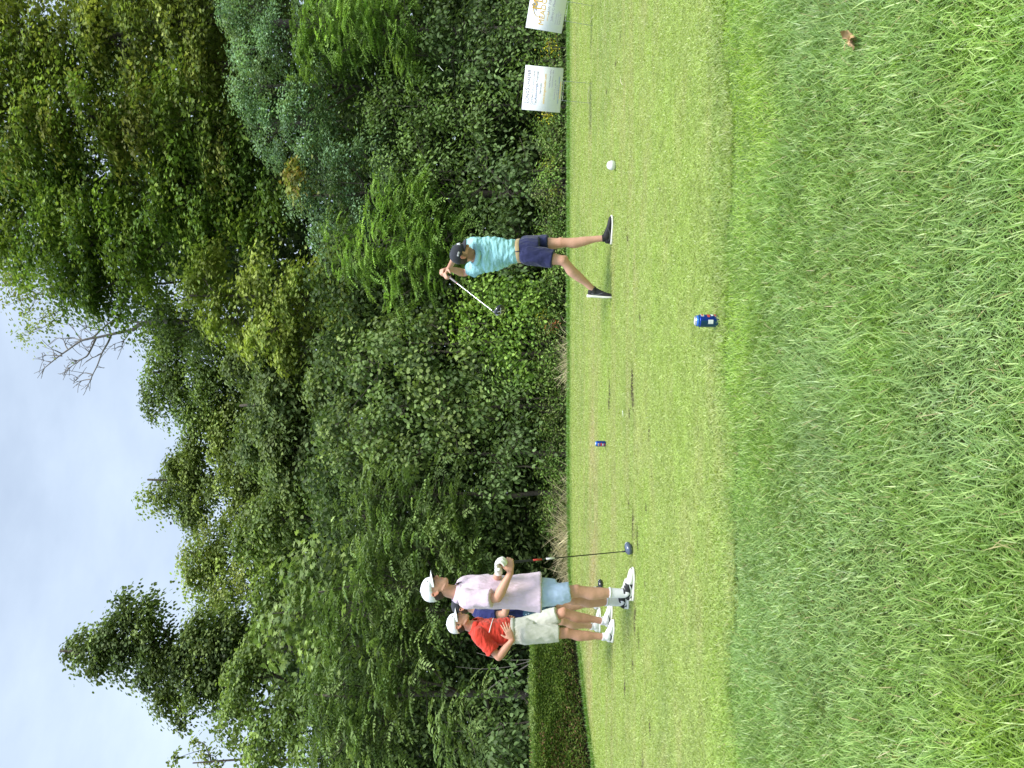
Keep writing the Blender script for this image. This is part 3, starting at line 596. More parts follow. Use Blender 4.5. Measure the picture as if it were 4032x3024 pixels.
def soil_mask(x, y):
    m = np.zeros_like(x)
    w = (fbm(x*14, y*14)-.5)*1.7
    for cx, cy, a, b in SOIL:
        q = ((x-cx)/a)**2+((y-cy-.015*np.sin(x*23))/b)**2
        m = np.maximum(m, np.clip(1.4-q+w, 0, 1))
    return m
def turf_color(x, y):
    n1 = fbm(x*.5+3, y*1.1+9, 4); n2 = fbm(x*2.2, y*5.0, 4); n3 = fbm(x*11, y*16, 3)
    g = np.stack([.35+0*x, .44+0*x, .12+0*x], -1)
    dry = np.array([.46, .44, .20]); deep = np.array([.235, .33, .09]); lime = np.array([.32, .46, .085])
    k = np.clip((n2-.50)*4, 0, 1)[..., None]; g = g*(1-.38*k)+dry*.38*k
    k = np.clip((.48-n1)*4.5, 0, 1)[..., None]; g = g*(1-.45*k)+deep*.45*k
    k = np.clip((n1-.54)*5, 0, 1)[..., None]; g = g*(1-.4*k)+lime*.4*k
    u = 1512+x/y*F
    band = np.exp(-((y-10.4-.2*np.sin(x))/.55)**2)*np.clip((1900-u)/700, 0, 1)*np.clip((u+200)/500, 0, 1)*np.clip(fbm(x*1.2, y*4)*1.8-.25, 0, 1)
    g = g*(1-band[..., None]*.85)+np.array([.50, .42, .22])*band[..., None]*.85
    st = np.clip((fbm(x*.35+8, y*6.5, 3)-.56)*6, 0, 1)*np.clip((y-5)/2, 0, 1); g = g*(1-.35*st[..., None])+np.array([.43, .40, .19])*.35*st[..., None]
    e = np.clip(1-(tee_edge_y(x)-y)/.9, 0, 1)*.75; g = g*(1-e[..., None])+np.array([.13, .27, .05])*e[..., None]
    nr = np.clip(1-(y-rough_y(x))/1.0, 0, 1)*.2; g = g*(1-nr[..., None])+np.array([.24, .37, .08])*nr[..., None]
    g = g*(.80+.4*n3[..., None])
    return g
# big ground sheet: woodland floor falling away behind the tee
gx = np.concatenate([np.linspace(-400, -24, 14), np.linspace(-22, 22, 111), np.linspace(24, 400, 14)]); gy = np.concatenate([np.linspace(-200, -4, 8), np.linspace(-3, 40, 130), np.linspace(44, 600, 14)])
X, Y = np.meshgrid(gx, gy, indexing='ij'); ey = tee_edge_y(X.ravel()).reshape(X.shape)
Zg = -.05-.22*np.clip((Y-ey)/1.5, 0, 1)+.12*(fbm(X*.3+50, Y*.3+50)-.5)*np.clip((Y-ey-.5), 0, 1)
idx = np.arange(X.size).reshape(X.shape); q = np.stack([idx[:-1, :-1], idx[1:, :-1], idx[1:, 1:], idx[:-1, 1:]], -1).reshape(-1, 4)
o = obj('ground', np.stack([X, Y, Zg], -1).reshape(-1, 3), [q], M['soil'], smooth=True); setp(o, 'dark leaf litter floor of the wood behind the mown turf', 'ground', kind='structure')
# mown tee sheet
def sheet(name, y0f, y1f, nx, ny, xr, label, cat, colf):
    t = np.linspace(0, 1, ny); xx = np.linspace(-xr, xr, nx); Xs = np.repeat(xx[:, None], ny, 1)
    a = y0f(Xs); b = y1f(Xs); Ys = a+(b-a)*t[None, :]
    C = colf(Xs, Ys); idx = np.arange(Xs.size).reshape(Xs.shape)
    q = np.stack([idx[:-1, :-1], idx[1:, :-1], idx[1:, 1:], idx[:-1, 1:]], -1).reshape(-1, 4)
    o = obj(name, np.stack([Xs, Ys, 0*Xs], -1).reshape(-1, 3), [q], M['turfbase'], colors=C.reshape(-1, 3), smooth=True)
    return setp(o, label, cat, kind='structure')
def tcol(x, y):
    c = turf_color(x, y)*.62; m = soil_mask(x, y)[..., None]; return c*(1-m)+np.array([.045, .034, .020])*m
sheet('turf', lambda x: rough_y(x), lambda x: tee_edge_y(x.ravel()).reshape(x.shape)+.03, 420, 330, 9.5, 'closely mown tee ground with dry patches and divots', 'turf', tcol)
def rcol(x, y): k = np.clip((y-2.2)/1.4, 0, 1)[..., None]; return (np.array([.045, .065, .018])*(1-k)+np.array([.13, .20, .055])*k)*(.7+.6*fbm(x*8, y*8)[..., None])
sheet('rough_ground', lambda x: 0*x-6, lambda x: rough_y(x), 120, 160, 9.5, 'soil under the long grass in front of the tee', 'ground', rcol)
# ---- grass blades ----------------------------------------------------------
def blades(name, P, az, lean, L, w, bend, C, label, segs=3, twist=None):
    n = len(P); up = np.array([0, 0, 1.0]); hd = np.stack([np.cos(az), np.sin(az), 0*az], -1)
    tw = az+np.pi/2+(twist if twist is not None else 0); sd = np.stack([np.cos(tw), np.sin(tw), 0*az], -1)
    ts = np.linspace(0, 1, segs+1); V = []
    for i, t in enumerate(ts):
        ang = lean+bend*t; 
        c = P.copy() if i == 0 else c+(up*np.cos(lean+bend*(t-.5/segs))[:, None]+hd*np.sin(lean+bend*(t-.5/segs))[:, None])*(L/segs)[:, None]
        if i < segs:
            ww = (w*(1-.45*t**1.5))[:, None]*.5; V += [c-sd*ww, c+sd*ww]
        else: V.append(c)
    nv = 2*segs+1; V = np.stack(V, 1).reshape(-1, 3); V[:, 2] = np.maximum(V[:, 2], .002)
    b = (np.arange(n)*nv)[:, None]; fs = []
    if segs > 1:
        fs.append(np.concatenate([b+np.array([2*k, 2*k+1, 2*k+3, 2*k+2]) for k in range(segs-1)]).reshape(-1, 4))
    fs.append((b+np.array([2*segs-2, 2*segs-1, 2*segs])).reshape(-1, 3))
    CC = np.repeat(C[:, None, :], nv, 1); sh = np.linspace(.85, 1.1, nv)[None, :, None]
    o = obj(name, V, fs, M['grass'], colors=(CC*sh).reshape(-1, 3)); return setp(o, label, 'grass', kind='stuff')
def scatter(n, y0, y1, power=0.0, margin=.56):
    # uniform per square metre with a density that falls with distance**power
    ys = np.linspace(y0, y1, 400); wt = (2*margin*ys+.3)*ys**(-power); cdf = np.cumsum(wt)/wt.sum(); y = np.interp(RS.rand(n), cdf, ys)
    x = (RS.rand(n)*2-1)*(margin*y+.15); return x, y
# long rough in the foreground
n = 190000; x, y = scatter(n, .95, 4.15, .7, .60)
keep = y < rough_y(x)+.50*RS.rand(n)**2.4; x = x[keep]; y = y[keep]; n = len(x)
clx = x+RS.randn(n)*.0; flow = fbm(x*1.3+4, y*1.3+2, 3)*4*np.pi; tuft = fbm(x*3.5, y*3.5, 3)
az = flow+RS.randn(n)*2.0; L = (.034+.040*RS.rand(n))*(.40+1.2*tuft)*np.clip(.50+(rough_y(x)-y)*.55, .36, 1); long_ = RS.rand(n) < .06; L[long_] *= 1.4
lean = .25+.85*RS.rand(n); bend = .1+.9*RS.rand(n); w = .0023+.0017*RS.rand(n)
k1 = fbm(x*1.1+70, y*1.1+11, 3); k2 = RS.rand(n)
c = np.stack([.245+0*x, .395+0*x, .09+0*x], -1)
blue = np.array([.255, .385, .145]); lime = np.array([.31, .47, .05]); pale = np.array([.46, .58, .20]); dk = np.array([.12, .215, .04])
kk = np.clip((k1-.5)*5, 0, 1)[:, None]; c = c*(1-kk)+lime*kk
kk = np.clip((.47-k1)*6, 0, 1)[:, None]*.8; c = c*(1-kk)+blue*kk
m = (k2 < .24)[:, None]*.6; c = c*(1-m)+pale*m
m = (k2 > .72)[:, None]*.75; c = c*(1-m)+dk*m
m = ((k2 > .975))[:, None]*.8; c = c*(1-m)+np.array([.42, .34, .17])*m
lk = np.clip((x*0+1.95-y)*1.5, 0, 1)*np.clip((fbm(x*1.6+5, y*1.6)-.42)*5, 0, 1); c = c*(1-.5*lk[:, None])+np.array([.22, .42, .03])*.5*lk[:, None]
c *= ((.80+.40*RS.rand(n))*(.80+.42*fbm(x*4.5+3, y*4.5+8, 3)))[:, None]
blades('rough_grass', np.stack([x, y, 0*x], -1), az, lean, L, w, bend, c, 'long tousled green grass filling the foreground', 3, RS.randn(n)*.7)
# mown turf: short blades, a little wider with distance
n = 420000; x, y = scatter(n, 3.7, 14.6, 1.55, .56)
ey = tee_edge_y(x); keep = (y < ey) & (y > rough_y(x)-.05); x, y, ey = x[keep], y[keep], ey[keep]; n = len(x)
sm = soil_mask(x, y); keep = RS.rand(n) > sm*.85; x, y, ey, sm = x[keep], y[keep], ey[keep], sm[keep]; n = len(x)
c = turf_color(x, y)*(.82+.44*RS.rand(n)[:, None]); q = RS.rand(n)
c[q < .10] = c[q < .10]*.5+np.array([.55, .56, .27])*.5; c[q > .93] = c[q > .93]*.5+np.array([.05, .10, .02])*.5
near = np.clip(1-(y-rough_y(x))/.6, 0, 1)
L = (.012+.012*RS.rand(n))*(1+near*1.0)*(1+.03*y); w = .0022+.00050*y*(.7+.6*RS.rand(n))
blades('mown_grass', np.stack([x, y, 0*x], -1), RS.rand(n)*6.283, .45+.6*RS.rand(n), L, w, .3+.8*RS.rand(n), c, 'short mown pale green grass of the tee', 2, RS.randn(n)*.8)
# taller fringe along the far edge
n = 60000; x = (RS.rand(n)*2-1)*8.6; ey = tee_edge_y(x); y = ey+RS.randn(n)*.10+.06
x, y = x, y; L = .05+.07*RS.rand(n); c = np.stack([.12+.08*RS.rand(n), .24+.10*RS.rand(n), .045+.03*RS.rand(n)], -1)
blades('edge_grass', np.stack([x, y, -.03+0*x], -1), RS.rand(n)*6.283, .2+.5*RS.rand(n), L, .006+.004*RS.rand(n), .2+.9*RS.rand(n), c, 'uncut green grass fringe along the far edge of the tee', 2)
# ================== SMALL THINGS ON THE TEE =================================
def lathe(prof, c, n=40):
    m = MB(); m.loft([(Vector(c)+Vector((0, 0, z)), Vector((r, 0, 0)), Vector((0, r, 0))) for r, z in prof], n); return m
M.update(canblue=mat('can_blue', (.008, .045, .42), .22, .55, coat=.4), canlight=mat('can_light_blue', (.06, .22, .75), .22, .6), alu=mat('can_aluminium', (.72, .74, .78), .2, .9), canred=mat('can_red', (.55, .06, .05), .4), canwhite=mat('can_white', (.75, .78, .75), .4), canteal=mat('can_teal', (.01, .06, .14), .35, .3))
def can(p, rot, label, front):
    t = thing('drink_can', p, label, 'drink can', 'blue drink cans standing on the turf'); r = .033
    b = lathe([(.024, .0), (.027, .001), (r, .012), (r, .100), (.0325, .103)], p).obj('can_body', M['canblue'], t)
    lathe([(.0322, .1031), (.027, .1175), (.0262, .118)], p).obj('shoulder', M['canlight'], t)
    m = MB(); c = Vector(p); m.loft([(c+Vector((0, 0, z)), Vector((q, 0, 0)), Vector((0, q, 0))) for q, z in [(.0262, .1181), (.0275, .1205), (.0272, .1225), (.0255, .1222), (.0245, .1190), (.004, .1192)]], 40); ld = m.obj('lid', M['alu'], t)
    m = MB(); m.box(c+Vector((.004, -.004, .1203)), (.009, 0, 0), (0, .006, 0), (0, 0, .0007)); m.obj('tab', M['alu'], ld)
    def patch(nm, a0, a1, z0, z1, mt, par, off=.0004, shape=None):
        V = []; Fc = []; k = 10
        for i in range(k+1):
            a = rot+R(a0+(a1-a0)*i/k)
            for z in (z0, z1):
                zz = z if shape is None else (z0+z1)/2+(z-(z0+z1)/2)*shape(i/k)
                V.append(c+Vector((math.cos(a)*(r+off), math.sin(a)*(r+off), zz)))
        nn = len(V)
        for i in range(k+1):
            a = rot+R(a0+(a1-a0)*i/k)
            for z in (z0, z1): V.append(c+Vector((math.cos(a)*(r-.001), math.sin(a)*(r-.001), z)))
        for i in range(k):
            Fc.append((2*i, 2*i+2, 2*i+3, 2*i+1))
            Fc.append((2*i+1, 2*i+3, nn+2*i+3, nn+2*i+1)); Fc.append((2*i, nn+2*i, nn+2*i+2, 2*i+2))
        Fc += [(0, 1, nn+1, nn), (2*k, nn+2*k, nn+2*k+1, 2*k+1)]
        return obj(nm, V, Fc, mt, par)
    pn = patch('side_panel', -160, -68, .014, .099, M['canteal'], b)
    patch('code_box', -100, -62, .036, .062, M['canwhite'], pn, .0008)
    ba = patch('badge', -26, 26, .082, .097, M['canwhite'], b); patch('badge_stripe', -19, 19, .085, .094, M['canred'], ba, .0008)
    w_ = patch('word_band', -36, 36, .050, .066, M['canred'], b, .0004, lambda t: .55+.45*abs(math.sin(t*14)))
    patch('word_scroll', -22, 22, .034, .045, M['canwhite'], b); patch('lower_word', -28, 28, .020, .028, M['canred'], b, .0004, lambda t: .5+.5*abs(math.sin(t*11)))
    return t
pn_ = Vector(((1512-1263)/F*4.02, 4.02, 0)); pf_ = Vector(((1512-1747)/F*8.84, 8.84, 0))
can(pn_, R(-24), 'blue and white drink can standing nearest, at the edge of the long grass', 1)
can(pf_, R(-108), 'small blue drink can standing far out on the mown tee, red lettering showing', 0)
p = Vector(((1512-651)/F*8.0, 8.0, 0)); t = thing('tee_marker', p, 'white ball shaped tee marker sitting on the turf to the right of the golfer', 'tee marker')
m = MB(); m.loft([(p+Vector((0, 0, z)), Vector((r, 0, 0)), Vector((0, r, 0))) for r, z in [(.028, .001), (.037, .008), (.046, .022), (.0495, .038), (.0485, .052), (.043, .068), (.034, .082), (.020, .0915), (.006, .0945)]], 36); b = m.obj('marker_ball', M['white'], t)
m = MB(); m.loft([(p+Vector((0, 0, z)), Vector((r, 0, 0)), Vector((0, r, 0))) for r, z in [(.0495, .036), (.0503, .038), (.0503, .040), (.0493, .042)]], 36, cap=False); m.obj('seam', mat('seam_grey', (.55, .55, .52), .5), b)
m = MB(); c = p+Vector((-.012, -.038, .070)); m.ball(c, (.006, .004, .005)); m.obj('mark', M['greyink'], b)
# golf tee flying, broken tees and straws on the turf
def golf_tee(c, ax, label, s=1.0):
    c = Vector(c); ax = Vector(ax).normalized(); t = thing('golf_tee', c, label, 'golf tee', 'white golf tees')
    fr_ = frame((.3, .9, .1) if abs(ax.y) < .9 else (1, 0, 0), ax); r, f, u = fr_
    m = MB(); m.loft([(c+u*z*s, r*q*s, f*q*s) for q, z in [(.0008, -.035), (.0024, -.028), (.0026, .018), (.0034, .024), (.006, .031), (.0066, .034), (.0062, .035), (.003, .033)]], 14); m.obj('tee_body', M['white'], t); return t
golf_tee(W(1737, 270, 7.85), (.80, .1, .70), 'white golf tee flying through the air in front of the bushes', 1.1)
g0 = G(2460, 1629); golf_tee(g0+Vector((0, 0, .018)), (1, .2, .03), 'broken white golf tee lying on the turf between the cans', .8)
def straw(sx0, sy0, sx1, sy1, label, h=.022):
    a, b = G(sx0, sy0), G(sx1, sy1); m = MB(); m.limb([(a+Vector((0, 0, h)), .0028), (a.lerp(b, .5)+Vector((0, 0, h+.012)), .0032), (b+Vector((0, 0, h)), .0022)], 8, 4)
    o = m.obj('straw', mat('straw', (.62, .58, .38), .7) if 'straw' not in bpy.data.materials else bpy.data.materials['straw'], None, origin=a); setp(o, label, 'straw', 'dry straws lying on the turf')
straw(2327, 340, 2322, 412, 'long pale straw lying on turf below the sign with the grey heading'); straw(2332, 88, 2346, 60, 'short bent straw lying on turf by the leg of the gold lettered sign'); straw(2455, 306, 2460, 334, 'short straw on the turf nearest the golfer side of the signs')
# crumpled dead leaf in the long grass
c = G(1872*1.8228, 80*1.8228)+Vector((0, 0, .05)); V = []; Fc = []; nn = 26
t = thing('dead_leaf', c, 'crumpled tan dead leaf caught in the long foreground grass', 'leaf')
lv = mat('dead_leaf_tan', (.46, .30, .15), .8, vary=(60, .35), bump=(80, .8, .004)); rs = np.random.RandomState(5)
for q in range(5):
    d = Vector((rs.randn(), rs.randn(), rs.randn()*.5)).normalized(); s_ = Vector((rs.randn(), rs.randn(), rs.randn())); s_ = (s_-d*s_.dot(d)).normalized(); nrm = d.cross(s_); m = MB(); V = []; Fc = []
    for i in range(7):
        u = i/6; hw = .011*math.sin(math.pi*min(1, u*1.0+.06))**.7+.001
        for j in range(5):
            v = j/4*2-1; V.append(c+d*(u*.045-.006)+s_*v*hw*(1+.25*math.sin(u*17+q))+nrm*(.007*abs(v)*math.sin(u*9+q)+.012*u*u*math.sin(q*2)))
    for i in range(6):
        for j in range(4): a = i*5+j; Fc.append((a, a+1, a+6, a+5))
    o = obj('leaf_lobe', V, Fc, lv, t, smooth=True)
m = MB(); m.limb([(c, .0012), (c+Vector((-.02, .01, .012)), .001), (c+Vector((-.035, .015, .01)), .0008)], 6, 3); m.obj('leaf_stalk', lv, t)
# ================== YARD SIGNS =================================================
def text_mesh(s, size, name, mt, par, org, r, u, n, x, y, align='CENTER', shear=0, sx=1.0):
    cu = bpy.data.curves.new('t', 'FONT'); cu.body = s; cu.size = size; cu.align_x = align; cu.extrude = .0006; cu.shear = shear; cu.resolution_u = 2
    o = bpy.data.objects.new('t', cu); COL.objects.link(o); dg = bpy.context.evaluated_depsgraph_get(); dg.update(); me = o.evaluated_get(dg).to_mesh()
    V = [org+r*((v.co.x*sx)+x)+u*(v.co.y+y)+n*(v.co.z+.0012) for v in me.vertices]; Fc = [tuple(p.vertices) for p in me.polygons]
    o.evaluated_get(dg).to_mesh_clear(); bpy.data.objects.remove(o); bpy.data.curves.remove(cu)
    return obj(name, V, Fc, mt, par)
def sign(corners, d0, d1, label, legs):
    TL, TR, BL = [W(*c, d) for c, d in zip(corners, (d0, d1, d0))]
    r = (TR-TL); w = r.length; r.normalize(); u = (TL-BL); h = u.length; u = (u-r*u.dot(r)).normalized(); n = r.cross(u).normalized()
    if n.y > 0: n = -n
    org = TL+r*w/2-u*h/2; base = Vector((org.x, org.y, 0)); t = thing('yard_sign', base, label, 'yard sign', 'white yard signs at the edge of the turf')
    m = MB(); m.box(org-n*.003, r*w/2, u*h/2, n*.0028); bd = m.obj('sign_board', M['sign'], t)
    for f in legs:
        a = org+r*f*w-u*h*.45-n*.003; b = org+r*(f*w)-u*(h*.5); q = a-u*(a.z+.05)/max(.3, u.z)
        m = MB(); m.limb([(a-n*.004, .0028), (q-n*.004, .0028)], 8, 2); m.obj('leg', M['wire'], t)
    m = MB(); a = org+r*legs[0]*w-u*h*.5-u*.02-n*.007; b = org+r*legs[-1]*w-u*h*.5-u*.02-n*.007; m.limb([(a, .0024), (b, .0024)], 8, 2); m.obj('cross_wire', M['wire'], t)
    return t, bd, org, r, u, n, w, h
t, bd, org, r, u, n, w, h = sign([(2053.6, 430), (2069.5, 255.6), (2204.3, 445.2)], 10.30, 10.38, 'white yard sign with grey heading and many lines of small print', [-.22, .22])
T = lambda s, z, mt, x, y, **k: text_mesh(s, z, 'print', mt, bd, org, r, u, n, x*w, y*h, **k)
T('L', .082, M['ink'], -.365, .345, align='LEFT'); T('ONG', .062, M['ink'], -.30, .345, align='LEFT', sx=1.0); T('S', .082, M['ink'], -.065, .345, align='LEFT'); T('CHAEFER', .062, M['ink'], .005, .345, align='LEFT', sx=.98)
T('Certified Public Accountants', .043, M['greyink'], 0, .235, shear=.25, sx=.98); T('Tax, ', .046, M['greyink'], -.385, .140, align='LEFT'); T('Accounting', .046, M['inkb'], -.265, .140, align='LEFT'); T('& Financial', .046, M['greyink'], .07, .140, align='LEFT')
T('Services', .046, M['greyink'], 0, .035); T('www.longschaefer.com', .046, M['gold'], 0, -.075)
T('Wealth Planning Centers', .026, M['greyink'], .24, -.185); T('Financial Services Office', .026, M['greyink'], .24, -.255)
T('8910 Purdue Road, Suite 700', .024, M['greyink'], 0, -.335); T('Indianapolis, IN', .022, M['greyink'], 0, -.385)
T('Investment advisory services offered through a registered adviser', .018, M['inkb'], 0, -.43, sx=.8); T('Securities offered through a member firm', .018, M['gold'], 0, -.47, sx=.8)
t, bd, org, r, u, n, w, h = sign([(2069.5, 107.6), (2097.5, -66), (2211.8, 124.2)], 10.25, 10.15, 'white yard sign with gold lettering, cut off by the picture edge', [-.20, .24])
T = lambda s, z, mt, x, y, **k: text_mesh(s, z, 'print', mt, bd, org, r, u, n, x*w, y*h, **k)
tri = [(-.02, .40), (.13, .40), (.055, .50)]
m = MB(); c3 = [org+r*(a*w)+u*(b*h-.012)+n*.001 for a, b in [(-.10, .30), (.16, .30), (.03, .475)]]; m.add(c3+[p-n*.0009 for p in c3], [(0, 1, 2), (3, 5, 4), (0, 3, 4, 1), (1, 4, 5, 2), (2, 5, 3, 0)]); m.obj('emblem', mat('emblem_grey', (.35, .37, .42), .5), bd, smooth=False)
T('M', .17, M['gold'], .05, .17); m = MB(); pts = [(org+r*(.05+.27*math.cos(a))*w+u*(.22+.17*math.sin(a))*h+n*.002, .0035) for a in [R(200-x_*14) for x_ in range(0, 9)]]; m.limb(pts, 6, 2); m.obj('arc', M['gold'], bd)
T('MEADOWS', .098, M['gold'], .05, .04, sx=1.0); T('LAW FIRM', .052, M['greyink'], .08, -.09)
m = MB(); m.box(org+r*(-.17*w)+u*(-.055*h)+n*.0015, r*.11*w, u*.002, n*.0006); m.obj('rule', M['gold'], bd)
T('Jeffrey C. Meadows', .045, M['greyink'], .06, -.20)
for i, s_ in enumerate(['Personal Injury', 'Business Litigation', 'Family Law, Est.']): T(s_, .025, M['greyink'], -.32, -.30-.055*i, align='LEFT', sx=.9)
# =============================== PLANTS ===============================
def norm(a): return a/np.maximum(np.linalg.norm(a, axis=-1, keepdims=True), 1e-9)
def leaf_verts(P, D, Nn, L, Wd, fold=.18, kind='ovate'):
    """kite or lobed leaves; P base points, D directions, Nn normals"""
    D = norm(D); S = norm(np.cross(D, Nn)); U = np.cross(S, D); L = L[:, None]; Wd = Wd[:, None]; n = len(P)
    if kind == 'maple':
        prof = [(0, .0), (.12, .30), (.30, .55), (.42, .24), (.72, .50), (.70, .17), (1.0, 0)]
        vs = [P]
        for x, y in prof[1:-1]: vs.append(P+D*L*x+S*Wd*y+U*Wd*y*fold)
        vs.append(P+D*L)
        for x, y in prof[1:-1]: vs.append(P+D*L*x-S*Wd*y+U*Wd*y*fold)
        V = np.stack(vs, 1).reshape(-1, 3); nv = 12; b = (np.arange(n)*nv)[:, None]
        tri = np.array([(0, 1, 2), (0, 2, 3), (0, 3, 6), (3, 4, 5), (3, 5, 6), (0, 8, 7), (0, 9, 8), (0, 6, 9), (9, 11, 10), (9, 6, 11)])
        f = (b[:, :, None]+tri[None]).reshape(-1, 3)
        return V, [f], nv
    if kind == 'oval':
        vs = [P, P+D*L*.3+S*Wd*.46+U*Wd*fold*.46, P+D*L*.68+S*Wd*.40+U*Wd*fold*.4-U*L*.03, P+D*L-U*L*.10, P+D*L*.68-S*Wd*.40+U*Wd*fold*.4-U*L*.03, P+D*L*.3-S*Wd*.46+U*Wd*fold*.46]
        V = np.stack(vs, 1).reshape(-1, 3); nv = 6; b = (np.arange(n)*nv)[:, None]
        return V, [np.concatenate([b+np.array([0, 1, 2, 3]), b+np.array([0, 3, 4, 5])])], nv
    vs = [P, P+D*L*.45+S*Wd*.5+U*Wd*fold*.5, P+D*L-U*L*.06, P+D*L*.45-S*Wd*.5+U*Wd*fold*.5]
    V = np.stack(vs, 1).reshape(-1, 3); nv = 4; b = (np.arange(n)*nv)[:, None]
    return V, [np.concatenate([b+np.array([0, 1, 2]), b+np.array([0, 2, 3])])], nv
class Leaves:
    def __init__(s): s.V = []; s.F = []; s.C = []; s.n = 0
    def add(s, V, Fs, nv, C):
        C = C*np.array([1.95, 1.75, 1.85]); k = RS.rand(len(C), 1); C = C*np.where(k < .07, 1.3, np.where(k > .92, .75, 1.0))  # a few leaves coloured brighter as if catching sky light, a few darker
        s.V.append(V.astype(np.float32)); s.F += [f+s.n for f in Fs]; s.C.append(np.repeat(C, nv, 0).astype(np.float32)); s.n += len(V)
    def obj(s, name, par, mt=None, origin=None):
        F3 = [f for f in s.F if f.shape[1] == 3]; F4 = [f for f in s.F if f.shape[1] == 4]
        fs = ([np.concatenate(F3)] if F3 else [])+([np.concatenate(F4)] if F4 else [])
        return obj(name, np.concatenate(s.V), fs, mt or M['leaf'], par, colors=np.concatenate(s.C), origin=origin)
def pal(cols, n, rs, w=None):
    cols = np.array(cols); k = rs.choice(len(cols), n, p=w); return cols[k]
def spray(rs, lv, blobs, style):
    """blobs: list of (centre, radii(x,y,z)); style: dict. Returns clump centres for twigs."""
    cents = []
    for c, rad in blobs:
        c = np.array(c); rad = np.array(rad); area = 4*np.pi*((rad[0]*rad[1])**1.6/3+(rad[0]*rad[2])**1.6/3+(rad[1]*rad[2])**1.6/3)**(1/1.6)
        nc = max(4, int(area*style['clumps']))
        u = norm(rs.randn(nc, 3)); u[:, 2] = np.where(u[:, 2] < -.55, -u[:, 2], u[:, 2])
        rr = (style.get('inner', .45)+(1-style.get('inner', .45))*rs.rand(nc)**.55)*(1+.16*rs.randn(nc)).clip(.6, 1.15)
        P = c+u*rad*rr[:, None]; cents.append(P)
        base = pal(style['cols'], nc, rs)*(1+.26*rs.randn(nc, 1)).clip(.5, 1.7)
        m = style['per']; sz = style['size']*(.7+.7*rs.rand(nc))
        if style['kind'] == 'pinnate':
            q = np.repeat(np.arange(nc), m); n = len(q); az = rs.rand(n)*6.283; dr = np.stack([np.cos(az), np.sin(az), .25-.6*rs.rand(n)], -1)+u[q]*.55; dr = norm(dr)
            LL = style['rachis']*(.7+.5*rs.rand(n)); st = P[q]+rs.randn(n, 3)*sz[q][:, None]*.35*np.array([1, 1, .7]); k = style['pairs']
            side = norm(np.cross(dr, np.array([0, 0, 1.0])+.25*rs.randn(n, 3))); upn = norm(np.cross(side, dr)); col = base[q]*(1+.10*rs.randn(n, 1)).clip(.6, 1.5)
            for i in range(k*2+1):
                t = (i//2+1.0)/(k+1) if i < 2*k else 1.0; sg = (1 if i % 2 == 0 else -1) if i < 2*k else 0
                p = st+dr*(LL*t)[:, None]-np.array([0, 0, 1.0])*(LL*t*t*.32)[:, None]
                dd = dr*(.45 if sg else 1)+side*sg*.9-np.array([0, 0, .25+.3*t]); ll = style['leaf'][0]*(.75+.5*rs.rand(n))*(1-.35*abs(t-.5)); ww = style['leaf'][1]*(.8+.4*rs.rand(n))
                V, Fs, nv = leaf_verts(p, dd+.12*rs.randn(n, 3), upn+.15*rs.randn(n, 3), ll, ww, .15); lv.add(V, Fs, nv, col*(1+.08*rs.randn(n, 1)).clip(.7, 1.4))
        else:
            q = np.repeat(np.arange(nc), m); n = len(q); off = rs.randn(n, 3)*np.array([1, 1, style.get('flat', .5)])*.5; d2 = (off[:, :2]**2).sum(1)
            off[:, 2] -= d2*style.get('droop', .5); p = P[q]+off*sz[q][:, None]
            hd = norm(off*np.array([1, 1, .3])+.5*rs.randn(n, 3)*np.array([1, 1, .4])); dd = hd-np.array([0, 0, 1.0])*(style.get('hang', .5)*(.4+.9*rs.rand(n)))[:, None]
            nn = np.array([0, 0, 1.0])+u[q]*.45+.42*rs.randn(n, 3)
            ll = style['leaf'][0]*(.65+.6*rs.rand(n)); ww = style['leaf'][1]*(.7+.5*rs.rand(n)); col = base[q]*(1+.14*rs.randn(n, 1)).clip(.6, 1.5)
            V, Fs, nv = leaf_verts(p, dd, nn, ll, ww, .22, style['kind']); lv.add(V, Fs, nv, col)
    return np.concatenate(cents)
def woody(base, height, rad, blobs, cents, rs, twigs=60, lean=(0, 0)):
    m = MB(); b = Vector(base); pts = []; nseg = 6
    top = Vector((base[0]+lean[0], base[1]+lean[1], height))
    for i in range(nseg+1):
        t = i/nseg; p = b.lerp(top, t)+Vector((rs.randn()*.06*height*.12, rs.randn()*.06*height*.12, 0))*(0 if i == 0 else 1)
        pts.append((p, rad*(1-.8*t)+(.35*rad if i == 0 else 0)))
    m.limb(pts, 10, 4, (True, False))
    def trunk_at(z):
        t = min(max((z-b.z)/(height-b.z), 0), 1)*nseg; i = min(int(t), nseg-1); return pts[i][0].lerp(pts[i+1][0], t-i), pts[i][1]*(1-(t-i))+pts[i+1][1]*(t-i)
    nodes = []
    for c, r in blobs:
        c = Vector([float(k) for k in c]); z0 = max(b.z+.25*(height-b.z), min(c.z-abs(c.x-b.x)*.6-.4*r[2], height*.95)); s, sr = trunk_at(z0)
        mid = s.lerp(c, .5)+Vector((rs.randn()*.15, rs.randn()*.15, -.12*(c-s).length)); r0 = min(sr*.65, .03+.02*(c-s).length)
        m.limb([(s, r0), (mid, r0*.7), (c, r0*.35)], 8, 4); nodes.append((c, mid, r0))
    if len(cents) and twigs:
        for k in rs.choice(len(cents), min(twigs, len(cents)), replace=False):
            p = Vector([float(a) for a in cents[k]]); c, mid, r0 = min(nodes, key=lambda q: (q[0]-p).length); s = c.lerp(mid, rs.rand()*.6)
            m.limb([(s, max(.008, r0*.3)), (s.lerp(p, .5)+Vector((0, 0, -.06*(p-s).length)), max(.006, r0*.2)), (p, .005)], 5, 2)
    return m
